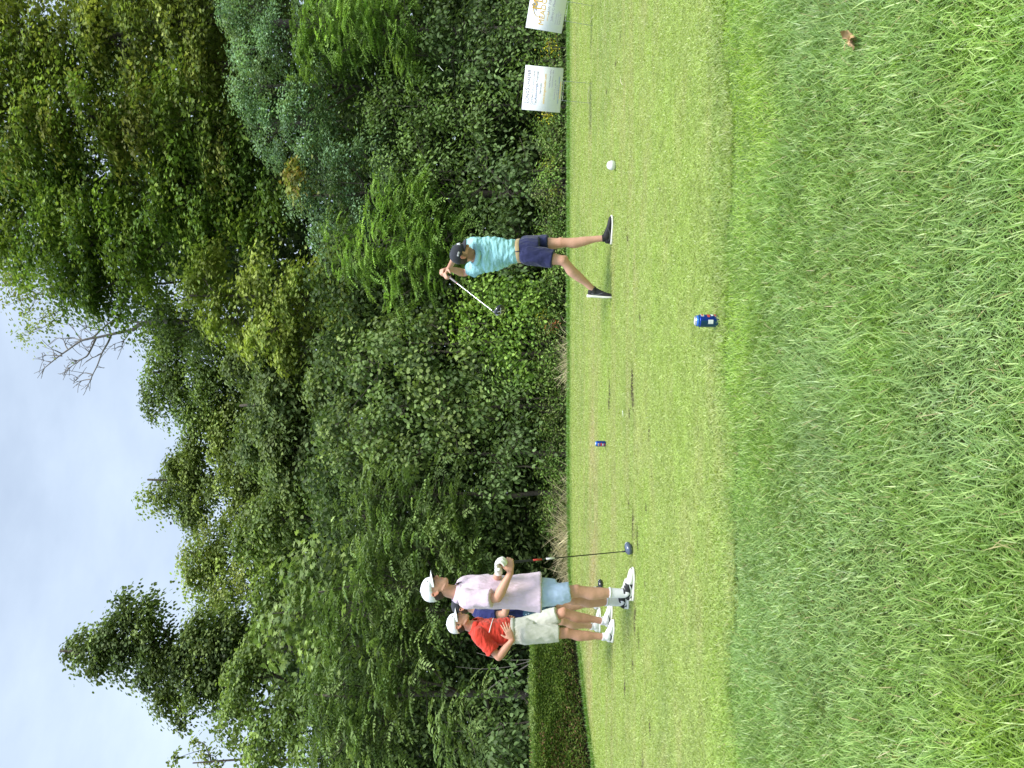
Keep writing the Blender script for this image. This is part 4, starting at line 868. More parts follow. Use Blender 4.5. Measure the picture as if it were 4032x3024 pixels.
def plant(name, label, cat, kblobs, style, trunk=None, seed=1, group=None, stem_mat=None, twigs=60, parts=('trunk', 'crown'), depth=.9):
    rs = np.random.RandomState(seed); bl = []
    for b in kblobs:
        x, y, d, rv, ru = b[:5]; c = K(x, y, d); s = d/1661.0; bl.append((tuple(c), (ru*s, (ru+rv)*.5*s*depth, rv*s)))
    tx, d, hx = trunk if trunk else (kblobs[0][1], kblobs[0][2], kblobs[0][0])
    base = Vector(((829.5-tx)/1661*d, d, -.25)); t = thing(name, (base.x, base.y, 0), label, cat, group)
    lv = Leaves(); cents = spray(rs, lv, bl, style); lv.obj(parts[1], t)
    hz = K(hx, tx, d).z; m = woody(base, hz, style.get('trunk_r', .05), bl, cents, rs, twigs); m.obj(parts[0], stem_mat or M['bark'], t)
    return t
G1 = [(.085, .135, .028), (.065, .115, .024), (.11, .165, .035), (.05, .09, .02)]
ST = dict(
 maple=dict(kind='maple', leaf=(.125, .125), clumps=1.5, per=125, size=.80, inner=.55, flat=.17, droop=.26, hang=.5, cols=[(.10, .17, .028), (.075, .14, .025), (.13, .20, .035), (.055, .105, .02)], trunk_r=.22),
 fall=dict(kind='maple', leaf=(.125, .125), clumps=1.5, per=125, size=.80, inner=.55, flat=.17, droop=.26, hang=.5, cols=[(.105, .17, .03), (.12, .18, .035), (.085, .145, .025), (.135, .165, .038), (.10, .165, .03), (.095, .155, .03)], trunk_r=.22),
 airy=dict(kind='oval', leaf=(.12, .07), clumps=1.0, per=34, size=.5, flat=.5, hang=.5, inner=.15, cols=[(.14, .19, .05), (.17, .21, .06), (.10, .15, .04)], trunk_r=.10),
 dark=dict(kind='oval', leaf=(.12, .10), clumps=2.3, per=85, size=.54, flat=.34, hang=.7, cols=[(.065, .105, .03), (.085, .13, .036), (.05, .085, .025), (.10, .15, .04)], trunk_r=.2),
 mid=dict(kind='oval', leaf=(.12, .10), clumps=1.9, per=85, size=.58, flat=.28, hang=.6, cols=[(.085, .14, .035), (.11, .17, .04), (.065, .11, .028)], trunk_r=.2),
 pale=dict(kind='oval', leaf=(.12, .09), clumps=1.9, per=80, size=.58, flat=.28, hang=.6, cols=[(.14, .20, .05), (.11, .17, .04), (.17, .22, .06)], trunk_r=.18),
 blue=dict(kind='oval', leaf=(.08, .045), clumps=2.4, per=125, size=.37, flat=.42, hang=.3, cols=[(.095, .175, .085), (.13, .22, .11), (.07, .135, .065), (.11, .18, .07)], trunk_r=.12),
 yellow=dict(kind='maple', leaf=(.12, .12), clumps=2.1, per=72, size=.52, flat=.30, hang=.6, cols=[(.12, .18, .035), (.145, .195, .04), (.10, .155, .03), (.13, .185, .035)], trunk_r=.14),
 pin_l=dict(kind='pinnate', rachis=.44, pairs=8, leaf=(.095, .034), clumps=3.6, per=10, size=.5, cols=[(.10, .19, .035), (.125, .215, .045), (.08, .15, .03)], trunk_r=.07),
 pin_d=dict(kind='pinnate', rachis=.46, pairs=6, leaf=(.115, .046), clumps=3.4, per=8, size=.5, cols=[(.068, .118, .033), (.088, .145, .042), (.050, .090, .025), (.112, .175, .055)], trunk_r=.10),
 vine=dict(kind='oval', leaf=(.10, .088), clumps=3.4, per=42, size=.34, flat=.7, hang=1.1, cols=[(.075, .125, .035), (.10, .16, .045), (.05, .09, .025), (.12, .18, .05)], trunk_r=.06),
 bright=dict(kind='oval', leaf=(.085, .06), clumps=6, per=34, size=.34, flat=.8, hang=.8, cols=[(.11, .20, .03), (.14, .24, .04), (.075, .15, .025)], trunk_r=.04),
 shrub=dict(kind='oval', leaf=(.095, .055), clumps=3.8, per=42, size=.33, flat=.8, hang=.7, cols=[(.075, .135, .035), (.10, .17, .045), (.055, .10, .025)], trunk_r=.04),
 shrubd=dict(kind='oval', leaf=(.11, .065), clumps=3.6, per=38, size=.35, flat=.8, hang=.8, cols=[(.055, .10, .03), (.08, .135, .045), (.04, .075, .02)], trunk_r=.04),
 big=dict(kind='maple', leaf=(.16, .17), clumps=2.6, per=22, size=.5, flat=.6, hang=.8, cols=[(.10, .16, .045), (.125, .185, .055), (.08, .135, .035)], trunk_r=.06),
 weed=dict(kind='oval', leaf=(.06, .028), clumps=16, per=26, size=.24, flat=.9, hang=.4, cols=[(.09, .17, .035), (.12, .20, .045), (.06, .12, .025), (.11, .15, .05)], trunk_r=.012),
)
g3 = 'tall trees of the wood behind the tee'
plant('maple_tree', 'tall green maple with a dark forked trunk beside the feathery tree top', 'tree', [(40, 470, 24.5, 90, 110), (165, 560, 24, 110, 110), (250, 610, 24, 85, 80), (330, 510, 23.5, 110, 110), (410, 430, 23, 90, 110), (210, 400, 24, 120, 120), (90, 380, 25, 100, 100), (470, 500, 23, 70, 80), (380, 330, 24, 80, 70), (520, 420, 22.4, 50, 80), (560, 500, 22.2, 44, 60), (530, 330, 22.4, 46, 60), (590, 400, 21.6, 36, 60)], ST['maple'], (395, 24, 30), 11, g3, twigs=90)
plant('maple_tree', 'tall maple turning yellow and orange near its top, right of the forked trunk', 'tree', [(50, 280, 23, 110, 100), (180, 250, 22.6, 110, 90), (300, 270, 22.2, 100, 80), (410, 240, 22, 80, 80), (480, 330, 22, 60, 80), (0, 200, 23, 80, 80)], ST['fall'], (275, 22.8, 30), 12, g3, twigs=90)
plant('maple_tree', 'tall olive green maple reaching the right edge of the picture', 'tree', [(80, 60, 23.6, 120, 110), (250, 100, 23, 120, 110), (400, 60, 22.5, 110, 100), (330, -80, 23, 150, 90), (120, 150, 23.5, 90, 90), (470, 150, 22.5, 70, 80)], ST['maple'] | dict(cols=[(.12, .165, .035), (.09, .14, .03), (.15, .19, .04)]), (60, 23.4, 10), 13, g3, twigs=80)
plant('feathery_tree', 'thin feathery pale green tree top against the sky at upper right', 'tree', [(45, 650, 26, 50, 50), (90, 690, 26, 40, 40), (20, 600, 26, 60, 50), (130, 640, 26, 50, 40), (60, 725, 26, 30, 22), (190, 660, 26, 30, 30)], ST['airy'] | dict(clumps=1.5), (590, 26.4, 120), 14, g3, twigs=90, parts=('trunk', 'crown'))
plant('broadleaf_tree', 'rounded mid green tree top just left of the bare dead branches', 'tree', [(355, 790, 29, 55, 60), (340, 870, 29, 40, 45), (420, 850, 29, 70, 80), (400, 740, 29, 60, 70), (490, 800, 28, 90, 110), (460, 900, 28.5, 60, 60), (360, 700, 29.5, 50, 60)], ST['mid'], (800, 29, 330), 15, g3)
plant('broadleaf_tree', 'olive green tree forming the middle of the skyline', 'tree', [(340, 1075, 29, 45, 35), (390, 1050, 29, 60, 55), (450, 1020, 28.5, 80, 90), (430, 1110, 29, 50, 45), (530, 960, 28, 90, 110), (480, 930, 28.5, 45, 50), (560, 1080, 27.5, 90, 90), (425, 935, 28.5, 36, 36), (400, 1100, 28.8, 34, 40), (400, 1000, 28.6, 40, 44)], ST['mid'] | dict(cols=[(.10, .15, .035), (.12, .17, .04), (.07, .11, .03)]), (1040, 29, 320), 16, g3)
plant('broadleaf_tree', 'pale green leafy tree left of the middle of the skyline', 'tree', [(420, 1200, 27.5, 45, 40), (460, 1240, 27.5, 60, 55), (500, 1180, 27, 80, 70), (480, 1300, 26.6, 50, 50), (428, 1262, 27, 30, 40), (455, 1325, 26.6, 32, 36), (570, 1220, 26.5, 80, 90)], ST['pale'], (1200, 27.5, 410), 17, g3)
plant('broadleaf_tree', 'dark green irregular tree standing highest on the left skyline', 'tree', [(148, 1412, 24, 20, 14), (180, 1405, 24, 34, 30), (225, 1385, 24, 42, 46), (215, 1430, 24, 30, 26), (265, 1350, 24, 40, 40), (270, 1410, 24, 45, 48), (268, 1308, 24, 26, 24), (315, 1330, 24, 34, 34), (330, 1395, 23.8, 46, 60), (322, 1468, 24, 30, 34), (360, 1505, 24, 34, 34), (395, 1450, 23.6, 50, 66), (385, 1540, 24, 18, 20), (430, 1390, 23.5, 50, 70), (450, 1480, 23.5, 50, 70), (500, 1430, 23.5, 60, 90)], ST['dark'] | dict(clumps=3.2), (1405, 24, 140), 18, g3, twigs=80)
plant('sapling', 'sparse thin sapling with bare twig tips at the far left skyline', 'tree', [(420, 1605, 22, 22, 14), (450, 1630, 22, 30, 22), (500, 1595, 22, 30, 22), (460, 1665, 22, 30, 20), (545, 1620, 22, 35, 36), (375, 1640, 22, 14, 12)], ST['airy'] | dict(clumps=5, per=16, size=.26, leaf=(.12, .08)), (1640, 22, 420), 19, g3, twigs=50)
plant('broadleaf_tree', 'loose leafy tree top around the foot of the bare dead branches', 'tree', [(330, 655, 26.4, 40, 40), (385, 690, 26.4, 50, 50), (320, 735, 26.6, 26, 30), (440, 730, 26, 50, 60), (300, 620, 26.6, 30, 30), (430, 650, 26, 40, 50), (345, 600, 26, 34, 36), (370, 740, 26.3, 36, 36), (300, 665, 26.5, 20, 22)], ST['mid'] | dict(clumps=2.2, per=36), (700, 26.8, 400), 20, g3)
# bare dead branches against the sky
ZD = lambda a, b, d=27.0: W(a/1.643, 1000+b/1.643, d); rs = np.random.RandomState(8)
t = thing('dead_tree', (K(400, 700, 27).x, 27, 0), 'bare grey dead tree top with crooked branches against the sky', 'tree', g3)
m = MB(); tr = [(Vector((K(400, 705, 27).x, 27, -.2)), .16), (ZD(1500, 440), .12), (ZD(980, 440), .085), (ZD(860, 490), .07)]; m.limb(tr, 9, 4, (True, False)); m.obj('trunk', M['deadwood'], t)
BR = [[(860, 490), (720, 520), (630, 540), (530, 560), (440, 620), (370, 670), (290, 735)], [(720, 520), (700, 570), (660, 640), (630, 720), (600, 780), (570, 850)], [(600, 780), (540, 770), (505, 805)], [(590, 810), (530, 820), (512, 845)],
      [(980, 440), (880, 440), (790, 405), (710, 385)], [(790, 405), (700, 450), (650, 490), (560, 470)], [(650, 490), (600, 540), (530, 555), (480, 490)], [(530, 560), (470, 545), (395, 545)], [(620, 545), (570, 650), (530, 680), (450, 735)], [(440, 620), (420, 580), (455, 590)], [(400, 645), (345, 620), (350, 640)], [(400, 660), (300, 655)], [(330, 700), (285, 690)], [(530, 680), (500, 690), (440, 720)], [(700, 450), (670, 430), (600, 455)], [(660, 640), (600, 670), (580, 640)], [(620, 545), (590, 580), (640, 600)], [(830, 520), (800, 560), (745, 580)], [(800, 560), (790, 595)], [(720, 520), (690, 500), (560, 475)]]
for k, br in enumerate(BR):
    m = MB(); n = len(br); r0 = .055 if k in (0, 4) else (.038 if k in (1, 5, 6, 8) else .024)
    dz = [0]+list(np.cumsum(rs.randn(n-1)*.12)); pts = [(ZD(a, b, 27+(dz[i] if k not in (0,) else 0)), r0*(1-.72*i/(n-1))) for i, (a, b) in enumerate(br)]; m.limb(pts, 7, 4)
    for i in range(len(br)*2):
        j = rs.randint(1, n); a = pts[j][0]; d = (pts[j][0]-pts[j-1][0]).normalized()+Vector((rs.randn()*.7, rs.randn()*.5, rs.randn()*.5+.1)); L = .15+.2*rs.rand(); m.limb([(a, .011), (a+d*L*.5, .009), (a+(d+Vector((rs.randn()*.4, 0, rs.randn()*.4)))*L, .008)], 5, 2)
    m.obj('branch', M['deadwood'], t)
g2 = 'middle layer trees in front of the tall ones'
plant('blue_green_tree', 'fine leaved blue green tree, upper of the blue green ones, at right', 'tree', [(560, 190, 18.6, 60, 80), (620, 90, 18.6, 70, 80), (590, 290, 18.6, 60, 65), (510, 100, 19, 45, 70), (670, 200, 18.3, 45, 70), (540, 10, 19, 60, 70), (640, 260, 18.2, 40, 50), (700, 240, 18.2, 30, 40)], ST['blue'], (190, 19.4, 500), 21, g2)
plant('blue_green_tree', 'fine leaved blue green tree with an orange tinged branch, left of the other', 'tree', [(680, 340, 18.3, 50, 55), (650, 440, 18.4, 40, 60), (735, 400, 18, 40, 50), (700, 500, 18.2, 40, 45), (790, 340, 17.8, 34, 40), (770, 470, 17.9, 34, 36), (720, 330, 18.1, 36, 40), (830, 400, 17.6, 28, 36)], ST['blue'], (420, 18.9, 620), 22, g2)
plant('young_maple', 'small maple branch with orange tinged leaves among blue green foliage', 'tree', [(628, 392, 18.0, 10, 14)], ST['yellow'] | dict(cols=[(.16, .14, .03), (.14, .15, .03), (.11, .14, .03)], clumps=5, trunk_r=.03), None, 23, g2, twigs=10)
plant('yellow_green_maple', 'maple with yellow green leaves and brown seeds above the golfer', 'tree', [(440, 600, 22, 60, 80), (500, 690, 22, 70, 70), (560, 610, 21.5, 60, 70), (590, 720, 21.3, 70, 70), (660, 650, 21, 70, 70), (720, 590, 20.6, 55, 50), (650, 770, 21, 55, 50), (745, 690, 20.4, 40, 50)], ST['yellow'], (640, 22, 400), 24, g2)
plant('vine_covered_tree', 'dark tree smothered in vines in the centre, below the skyline trees', 'tree', [(620, 870, 22, 80, 90), (560, 800, 23, 70, 80), (640, 980, 22, 70, 90), (560, 960, 23.5, 60, 80), (720, 830, 20.5, 60, 70)], ST['dark'] | dict(leaf=(.13, .11), clumps=3), (880, 22.5, 520), 25, g2)
plant('leafy_tree', 'mid green leafy tree left of centre under the pale skyline tree', 'tree', [(620, 1100, 22.5, 80, 80), (560, 1160, 23, 60, 70), (700, 1070, 21, 60, 60)], ST['mid'] | dict(leaf=(.13, .10)), (1120, 22.8, 540), 26, g2)
plant('leafy_tree', 'mid green leafy tree reaching the left picture edge', 'tree', [(530, 1530, 21.5, 70, 90), (590, 1610, 20.5, 80, 90), (560, 1440, 21.5, 70, 80), (650, 1570, 19.5, 70, 90), (580, 1290, 22, 60, 60)], ST['mid'], (1540, 22, 480), 27, g2)
plant('large_leaved_maple', 'maple with big pale green pointed leaves above the man in pink', 'tree', [(600, 1370, 17.8, 40, 50), (650, 1230, 17.5, 50, 50), (650, 1320, 17.4, 45, 60), (700, 1400, 17, 50, 60), (720, 1260, 17, 40, 50)], ST['big'] | dict(clumps=4), (1320, 17.9, 570), 28, g2)
g1 = 'walnut and sumac trees with long divided leaves'
plant('walnut_tree', 'large walnut with long divided leaves, nearest the left picture edge', 'tree', [(740, 1480, 15.2, 70, 90), (830, 1560, 14.6, 80, 90), (720, 1610, 15.5, 80, 70), (900, 1470, 14.4, 80, 90), (1000, 1580, 13.6, 70, 80), (860, 1400, 15, 70, 70)], ST['pin_d'], (1500, 15.6, 680), 31, g1)
plant('walnut_tree', 'large walnut with long divided leaves rising behind the men at left', 'tree', [(760, 1310, 15.6, 80, 80), (850, 1260, 15.2, 90, 90), (940, 1330, 14.8, 80, 80), (940, 1180, 15.2, 80, 70), (1010, 1240, 15, 60, 80), (860, 1150, 15.6, 70, 60)], ST['pin_d'], (1270, 16, 690), 32, g1)
plant('walnut_tree', 'smaller walnut with divided leaves left of the centre vines', 'tree', [(840, 1060, 16, 60, 60), (930, 1070, 15.6, 60, 60), (780, 1120, 16.4, 45, 50), (1010, 1100, 15.4, 50, 60)], ST['pin_d'] | dict(trunk_r=.06), (1070, 16.2, 780), 33, g1)
plant('sumac_tree', 'light green sumac with ferny leaves just behind the golfer', 'tree', [(830, 520, 17, 60, 50), (900, 460, 17, 60, 55), (900, 580, 17, 60, 55), (960, 520, 16.8, 60, 60), (870, 640, 17.2, 35, 40), (960, 610, 16.8, 40, 40), (780, 560, 17.4, 45, 50), (840, 430, 17.2, 45, 45), (940, 400, 17, 40, 40), (740, 500, 17.6, 30, 36), (1010, 570, 16.6, 40, 40)], ST['pin_l'], (520, 17.2, 800), 34, g1)
plant('sumac_tree', 'light green sumac with ferny leaves at the right picture edge', 'tree', [(690, 60, 18, 60, 70), (770, 90, 17.6, 70, 70), (850, 40, 17.2, 70, 80), (790, 0, 17.6, 80, 70), (900, 120, 17, 45, 50), (700, 150, 18, 50, 50)], ST['pin_l'], (60, 18, 660), 35, g1)
gv = 'vine smothered bushes at the front of the wood'
for i, (lab, bl, stl) in enumerate([
 ('vine covered bush left of the swung club, heart shaped leaves', [(850, 740, 16.8, 55, 60), (790, 800, 17, 50, 60), (930, 700, 16.5, 40, 50), (900, 790, 16.5, 50, 60)], 'vine'),
 ('vine covered bush in the centre of the wood edge', [(860, 880, 16.8, 60, 60), (950, 850, 16.4, 60, 60), (800, 930, 17.2, 50, 60), (1020, 790, 16, 50, 60)], 'vine'),
 ('vine covered bush left of centre with darker hollows', [(900, 980, 16.6, 55, 55), (980, 940, 16.2, 50, 60), (830, 980, 17, 45, 50), (1040, 900, 16, 45, 55)], 'vine'),
 ('high vine curtain hanging above the centre bushes', [(730, 760, 19, 50, 60), (720, 930, 18.5, 50, 60), (740, 1010, 18, 45, 50)], 'vine'),
 ('bright green bush with small round leaves right of the club head', [(1080, 650, 15.8, 50, 50), (1040, 620, 16, 40, 40), (1130, 640, 15.5, 45, 45)], 'bright'),
 ('bright green bush with small round leaves below the club head', [(1080, 740, 15.8, 50, 50), (1140, 700, 15.4, 50, 45), (1120, 780, 15.5, 50, 50), (1010, 700, 16.2, 40, 45)], 'bright'),
 ('dark leafy bush directly behind the golfer', [(1040, 540, 16.4, 50, 60), (1110, 500, 16, 50, 60), (1120, 580, 15.8, 50, 50)], 'shrubd'),
 ('tall leafy bush between golfer and the signs', [(860, 370, 17.4, 60, 60), (940, 380, 17, 60, 60), (1020, 420, 16.6, 50, 50), (900, 310, 17.2, 50, 50)], 'shrub'),
 ('low leafy bush right of the golfer near the turf', [(1090, 400, 16, 60, 60), (1130, 340, 15.8, 50, 50), (1030, 340, 16.4, 50, 50)], 'shrubd'),
 ('tall mixed bush rising above the sign with small print', [(830, 230, 17.6, 60, 60), (910, 220, 17.2, 60, 60), (990, 240, 16.8, 55, 60), (1060, 260, 16.4, 50, 50)], 'shrub'),
 ('leafy bush behind the gold lettered sign', [(970, 130, 16.8, 60, 60), (1050, 150, 16.4, 55, 60), (1040, 60, 16.4, 60, 60), (960, 40, 16.8, 50, 60)], 'shrubd'),
 ('bush with bigger leaves behind the two signs', [(1120, 180, 16, 50, 60), (1130, 80, 16, 50, 60), (1130, 0, 16, 60, 60)], 'shrub'),
 ('dark bush low in the wood left of centre', [(1080, 1010, 15.6, 45, 60), (1120, 940, 15.4, 45, 60), (1060, 1090, 15.4, 40, 50)], 'shrubd'),
 ('low green bush in the middle of the turf edge', [(1130, 860, 15.5, 50, 50), (1090, 820, 15.8, 40, 50), (1060, 870, 16, 35, 40)], 'shrub'),
 ('dark low bush behind the hedge at left', [(1080, 1560, 12.8, 40, 60), (1100, 1480, 13, 35, 50), (1080, 1640, 12.6, 50, 50)], 'shrubd')]):
    plant('bush', lab, 'bush', bl, ST[stl], None, 40+i, gv, twigs=30, parts=('stem', 'foliage'))
# knee high weeds along the turf edge, each plant on its own
gw = 'low weeds growing along the far turf edge'; rs = np.random.RandomState(3)
WL = ['nearest the right picture edge', 'under the gold lettered sign', 'between the two white signs', 'under the sign with small print', 'just left of the small print sign', 'a little left of the signs', 'halfway between golfer and signs', 'right of the golfer near his front foot', 'closest to the golfer front leg', 'seen between the golfer legs', 'behind the golfer raised heel', 'left of the golfer raised heel', 'right of the small straw tuft', 'left of the small straw tuft', 'behind the far drink can on its right', 'behind the far drink can on its left', 'right of the big straw clump', 'directly behind the black driver', 'left end of the straight turf edge']
for i, lab in enumerate(WL):
    y = 20+i*62+rs.randn()*8; x = 1195+rs.randn()*8; d = 15.0+rs.rand()*.3; hgt = 26+rs.rand()*18
    st = dict(ST['weed']); st['cols'] = [tuple(np.array(c)*(.8+.5*rs.rand())) for c in st['cols']]
    plant('weed', 'low green weed patch at the turf edge, '+lab, 'weed', [(x, y, d, hgt, 34), (x+14, y+rs.randn()*22, d-.15, hgt*.6, 26), (x-12, y+rs.randn()*18, d+.1, hgt*.8, 22)], st, None, 80+i, gw, twigs=14, parts=('stem', 'foliage'))
# goldenrod and yellow plants
gg = 'yellow flowering weeds'
for i, (x, y, d, lab, c) in enumerate([(1184, 103, 14.9, 'yellow goldenrod flower between the signs', (.42, .40, .02)), (1180, 250, 14.9, 'small yellow flower spray left of the small print sign', (.40, .39, .03)), (1176, 362, 14.9, 'yellow green flower spray right of the golfer', (.26, .32, .04)), (1190, 415, 15, 'yellow leaved weed low at the turf edge behind golfer', (.30, .33, .04)), (1170, 690, 15, 'yellow leaved weed at turf edge below the club head', (.33, .35, .04)), (1190, 707, 14.8, 'reddish orange weed at turf edge below the club head', (.32, .14, .05))]):
    plant('wildflower', lab, 'flower', [(x, y, d, 12, 9), (x+8, y-6, d, 8, 6)], ST['weed'] | dict(cols=[c, tuple(np.array(c)*.8)], clumps=12, per=10, size=.12, leaf=(.042, .018)), None, 120+i, gg, twigs=8, parts=('stem', 'flowers'))
# dry straw clumps
def straw_clump(x0, y0, d, spread, n, hgt, label, seed):
    rs = np.random.RandomState(seed); c = K(1229, y0, d); t = thing('dry_grass_clump', (c.x, d, 0), label, 'dry grass', 'straw coloured dry grass clumps')
    x = c.x+rs.randn(n)*spread; y = d-.12+rs.randn(n)*.10; P = np.stack([x, y, -.15+0*x], -1); az = np.where(rs.rand(n) < .5, 0, np.pi)+rs.randn(n)*.7; lean = np.abs(rs.randn(n))*.25; L = hgt*(.5+.6*rs.rand(n)); w = .010+.007*rs.rand(n); segs = 3
    hd = np.stack([np.cos(az), np.sin(az), 0*az], -1); sd = np.stack([np.cos(az*0+rs.rand(n)*3), np.sin(rs.rand(n)*3), 0*az], -1); V = []; cpt = P.copy()
    for i in range(segs+1):
        if i: a = lean+(.5+.6*rs.rand(n))*i/segs; cpt = cpt+(np.array([0, 0, 1.0])*np.cos(a)[:, None]+hd*np.sin(a)[:, None])*(L/segs)[:, None]
        V += [cpt-sd*(w*(1-.25*i))[:, None]*.5, cpt+sd*(w*(1-.25*i))[:, None]*.5]
    nv = 2*segs+2; b = (np.arange(n)*nv)[:, None]; f = np.concatenate([b+np.array([2*k, 2*k+1, 2*k+3, 2*k+2]) for k in range(segs)]); C = np.array([.70, .62, .38])*(.6+.6*rs.rand(n, 1)); half = n//2*nv
    obj('stalks', np.stack(V, 1).reshape(-1, 3), [f], M['dry'], t, colors=np.repeat(C, nv, 0)); return t
straw_clump(0, 1155, 14.75, .36, 300, .72, 'large clump of dry straw stalks at turf edge behind the black driver', 1)
straw_clump(0, 1225, 14.7, .22, 200, .56, 'dry straw clump at turf edge between driver and the pink polo man', 2)
straw_clump(0, 785, 14.75, .24, 240, .50, 'small dry straw tuft at turf edge left of the club head', 3)
straw_clump(0, 1060, 14.85, .20, 60, .42, 'thin dry straw tuft at turf edge behind the far can', 4)
# clipped hedge at left
rs = np.random.RandomState(4); us = np.linspace(-500, 640, 40); bx = []; 
for u_ in us:
    d = float(edge_depth(u_))+.12; bx.append(((u_-1512)/F*d, d))
bx = np.array(bx); tdir = norm(np.gradient(bx, axis=0)); back = np.stack([-tdir[:, 1], tdir[:, 0]], -1); back *= np.sign(back[:, 1:2]); hh = np.interp(us, [-500, 0, 500, 640], [.78, .76, .72, .66]); dep = 1.1
t = thing('hedge', (float(bx[20, 0]), float(bx[20, 1]), 0), 'low clipped green hedge along the left turf edge behind the red polo man', 'hedge')
V = []; Fc = []; k = 6
for i in range(len(us)):
    a = bx[i]+back[i]*.10; b = bx[i]+back[i]*(dep-.1); h_ = hh[i]-.07
    V += [(a[0], a[1], -.05), (a[0]-back[i][0]*.03, a[1]-back[i][1]*.03, h_*.6), (a[0], a[1], h_-.03), (a[0]+back[i][0]*.1, a[1]+back[i][1]*.1, h_), (b[0], b[1], h_), (b[0], b[1], -.05)]
for i in range(len(us)-1):
    for j in range(k-1): Fc.append((i*k+j, (i+1)*k+j, (i+1)*k+j+1, i*k+j+1))
obj('twigs', V, Fc, M['hedgecore'], t)
n = 95000; fi = rs.rand(n)*(len(us)-1.001); i0 = fi.astype(int); fr0 = (fi-i0)[:, None]; P2 = bx[i0]*(1-fr0)+bx[i0+1]*fr0; bk = back[i0]; hz = (hh[i0]*(1-fr0[:, 0])+hh[i0+1]*fr0[:, 0]); top = rs.rand(n) < .38
zz = np.where(top, hz+rs.randn(n)*.025, .05+(hz-.05)*rs.rand(n)**.72); off = np.where(top, rs.rand(n)*dep, .05+np.abs(rs.randn(n))*.05); lump = fbm(P2[:, 0]*2.2+9, zz*3+4, 3)-.5
off = off+np.where(top, 0, -lump*.22); zz = zz+np.where(top, (fbm(P2[:, 0]*2.5, P2[:, 1]*2.5)-.5)*.12, 0)
P = np.stack([P2[:, 0]+bk[:, 0]*off, P2[:, 1]+bk[:, 1]*off, zz], -1); outn = np.stack([-bk[:, 0], -bk[:, 1], .5+0*zz], -1); outn[top] = outn[top]*.2+np.array([0, 0, 1.0])
c = pal([(.065, .12, .022), (.085, .145, .025), (.05, .095, .02), (.105, .16, .03)], n, rs)*(.7+.6*rs.rand(n, 1)); br = fbm(P[:, 0]*1.6+40, P[:, 2]*3, 3); low = (zz < .24*(.6+fbm(P[:, 0]*3, P[:, 0]*0)))&~top; q = (rs.rand(n) < .22) & (low | (br > .68)); c[q] = np.array([.15, .105, .055])*(.5+.7*rs.rand(q.sum(), 1)); keep = ~(low & (rs.rand(n) < .35))
V_, Fs, nv = leaf_verts(P[keep], (outn+.9*rs.randn(n, 3))[keep], (outn+.6*rs.randn(n, 3))[keep], (.028+.022*rs.rand(n))[keep], (.014+.010*rs.rand(n))[keep], .2); lv = Leaves(); lv.add(V_, Fs, nv, c[keep])
n2 = 2600; fi = rs.rand(n2)*(len(us)-1.001); i0 = fi.astype(int); fr0 = (fi-i0)[:, None]; P2 = bx[i0]*(1-fr0)+bx[i0+1]*fr0; P = np.stack([P2[:, 0]+back[i0, 0]*.1*rs.rand(n2), P2[:, 1]+back[i0, 1]*.1*rs.rand(n2), hh[i0]+.04*rs.rand(n2)], -1); sel = fbm(P[:, 0]*2.2, P[:, 0]*0+3) > .5
V_, Fs, nv = leaf_verts(P[sel], (np.array([0, -.3, .8])+.6*rs.randn(n2, 3))[sel], (np.array([0, -.6, .6])+.5*rs.randn(n2, 3))[sel], (.05+.04*rs.rand(n2))[sel], (.016+.008*rs.rand(n2))[sel]); lv.add(V_, Fs, nv, np.tile([[.15, .22, .07]], (sel.sum(), 1))*(.7+.5*rs.rand(sel.sum(), 1)))
lv.obj('foliage', t)
# thin bare stems by the hedge
t = thing('bare_shrub', (K(1130, 1450, 13.4).x, 13.4, 0), 'bare grey arching stems in the shade above the hedge', 'shrub')
for a in [[(1165, 1425), (1100, 1440), (1040, 1445), (985, 1440)], [(1165, 1425), (1110, 1455), (1060, 1485)], [(1165, 1425), (1120, 1450), (1080, 1470), (1040, 1500)], [(1165, 1425), (1150, 1460), (1135, 1500)], [(1170, 1425), (1090, 1425), (1030, 1410)], [(1170, 1440), (1140, 1465), (1150, 1500), (1135, 1520)]]:
    m = MB(); m.limb([(K(p[0], p[1], 13.3), .009*(1-.2*i)) for i, p in enumerate([(1225, 1430)]+a)], 7, 5); m.obj('stem', M['deadwood'], t)
# dark undergrowth and the far wood: masses nobody could count
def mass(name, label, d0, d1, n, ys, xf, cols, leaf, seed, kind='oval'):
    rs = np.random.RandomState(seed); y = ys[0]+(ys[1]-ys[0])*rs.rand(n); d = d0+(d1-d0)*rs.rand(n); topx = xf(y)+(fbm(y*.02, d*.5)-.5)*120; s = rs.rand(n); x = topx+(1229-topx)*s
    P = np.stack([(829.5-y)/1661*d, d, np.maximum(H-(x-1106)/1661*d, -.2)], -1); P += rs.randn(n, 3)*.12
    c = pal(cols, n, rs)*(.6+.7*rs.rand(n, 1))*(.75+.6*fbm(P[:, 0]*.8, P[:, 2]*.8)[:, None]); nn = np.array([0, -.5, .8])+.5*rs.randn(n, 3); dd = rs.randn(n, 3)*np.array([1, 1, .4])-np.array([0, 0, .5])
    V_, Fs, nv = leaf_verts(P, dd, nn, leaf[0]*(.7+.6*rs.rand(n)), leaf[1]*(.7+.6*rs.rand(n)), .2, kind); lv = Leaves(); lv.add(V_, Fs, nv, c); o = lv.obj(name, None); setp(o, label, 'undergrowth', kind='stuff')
sky_x = lambda y: np.interp(y, [-300, 0, 560, 640, 700, 760, 880, 960, 1075, 1130, 1200, 1280, 1400, 1480, 1560, 1700, 2000], [100, 100, 200, 400, 480, 430, 440, 500, 440, 520, 500, 540, 420, 500, 620, 640, 620])
mass('undergrowth', 'dark shaded leaves filling the inside of the wood', 18.8, 21.5, 130000, (-300, 1950), lambda y: 690+0*y, [(.04, .075, .02), (.055, .095, .025), (.03, .055, .015)], (.13, .09), 1)
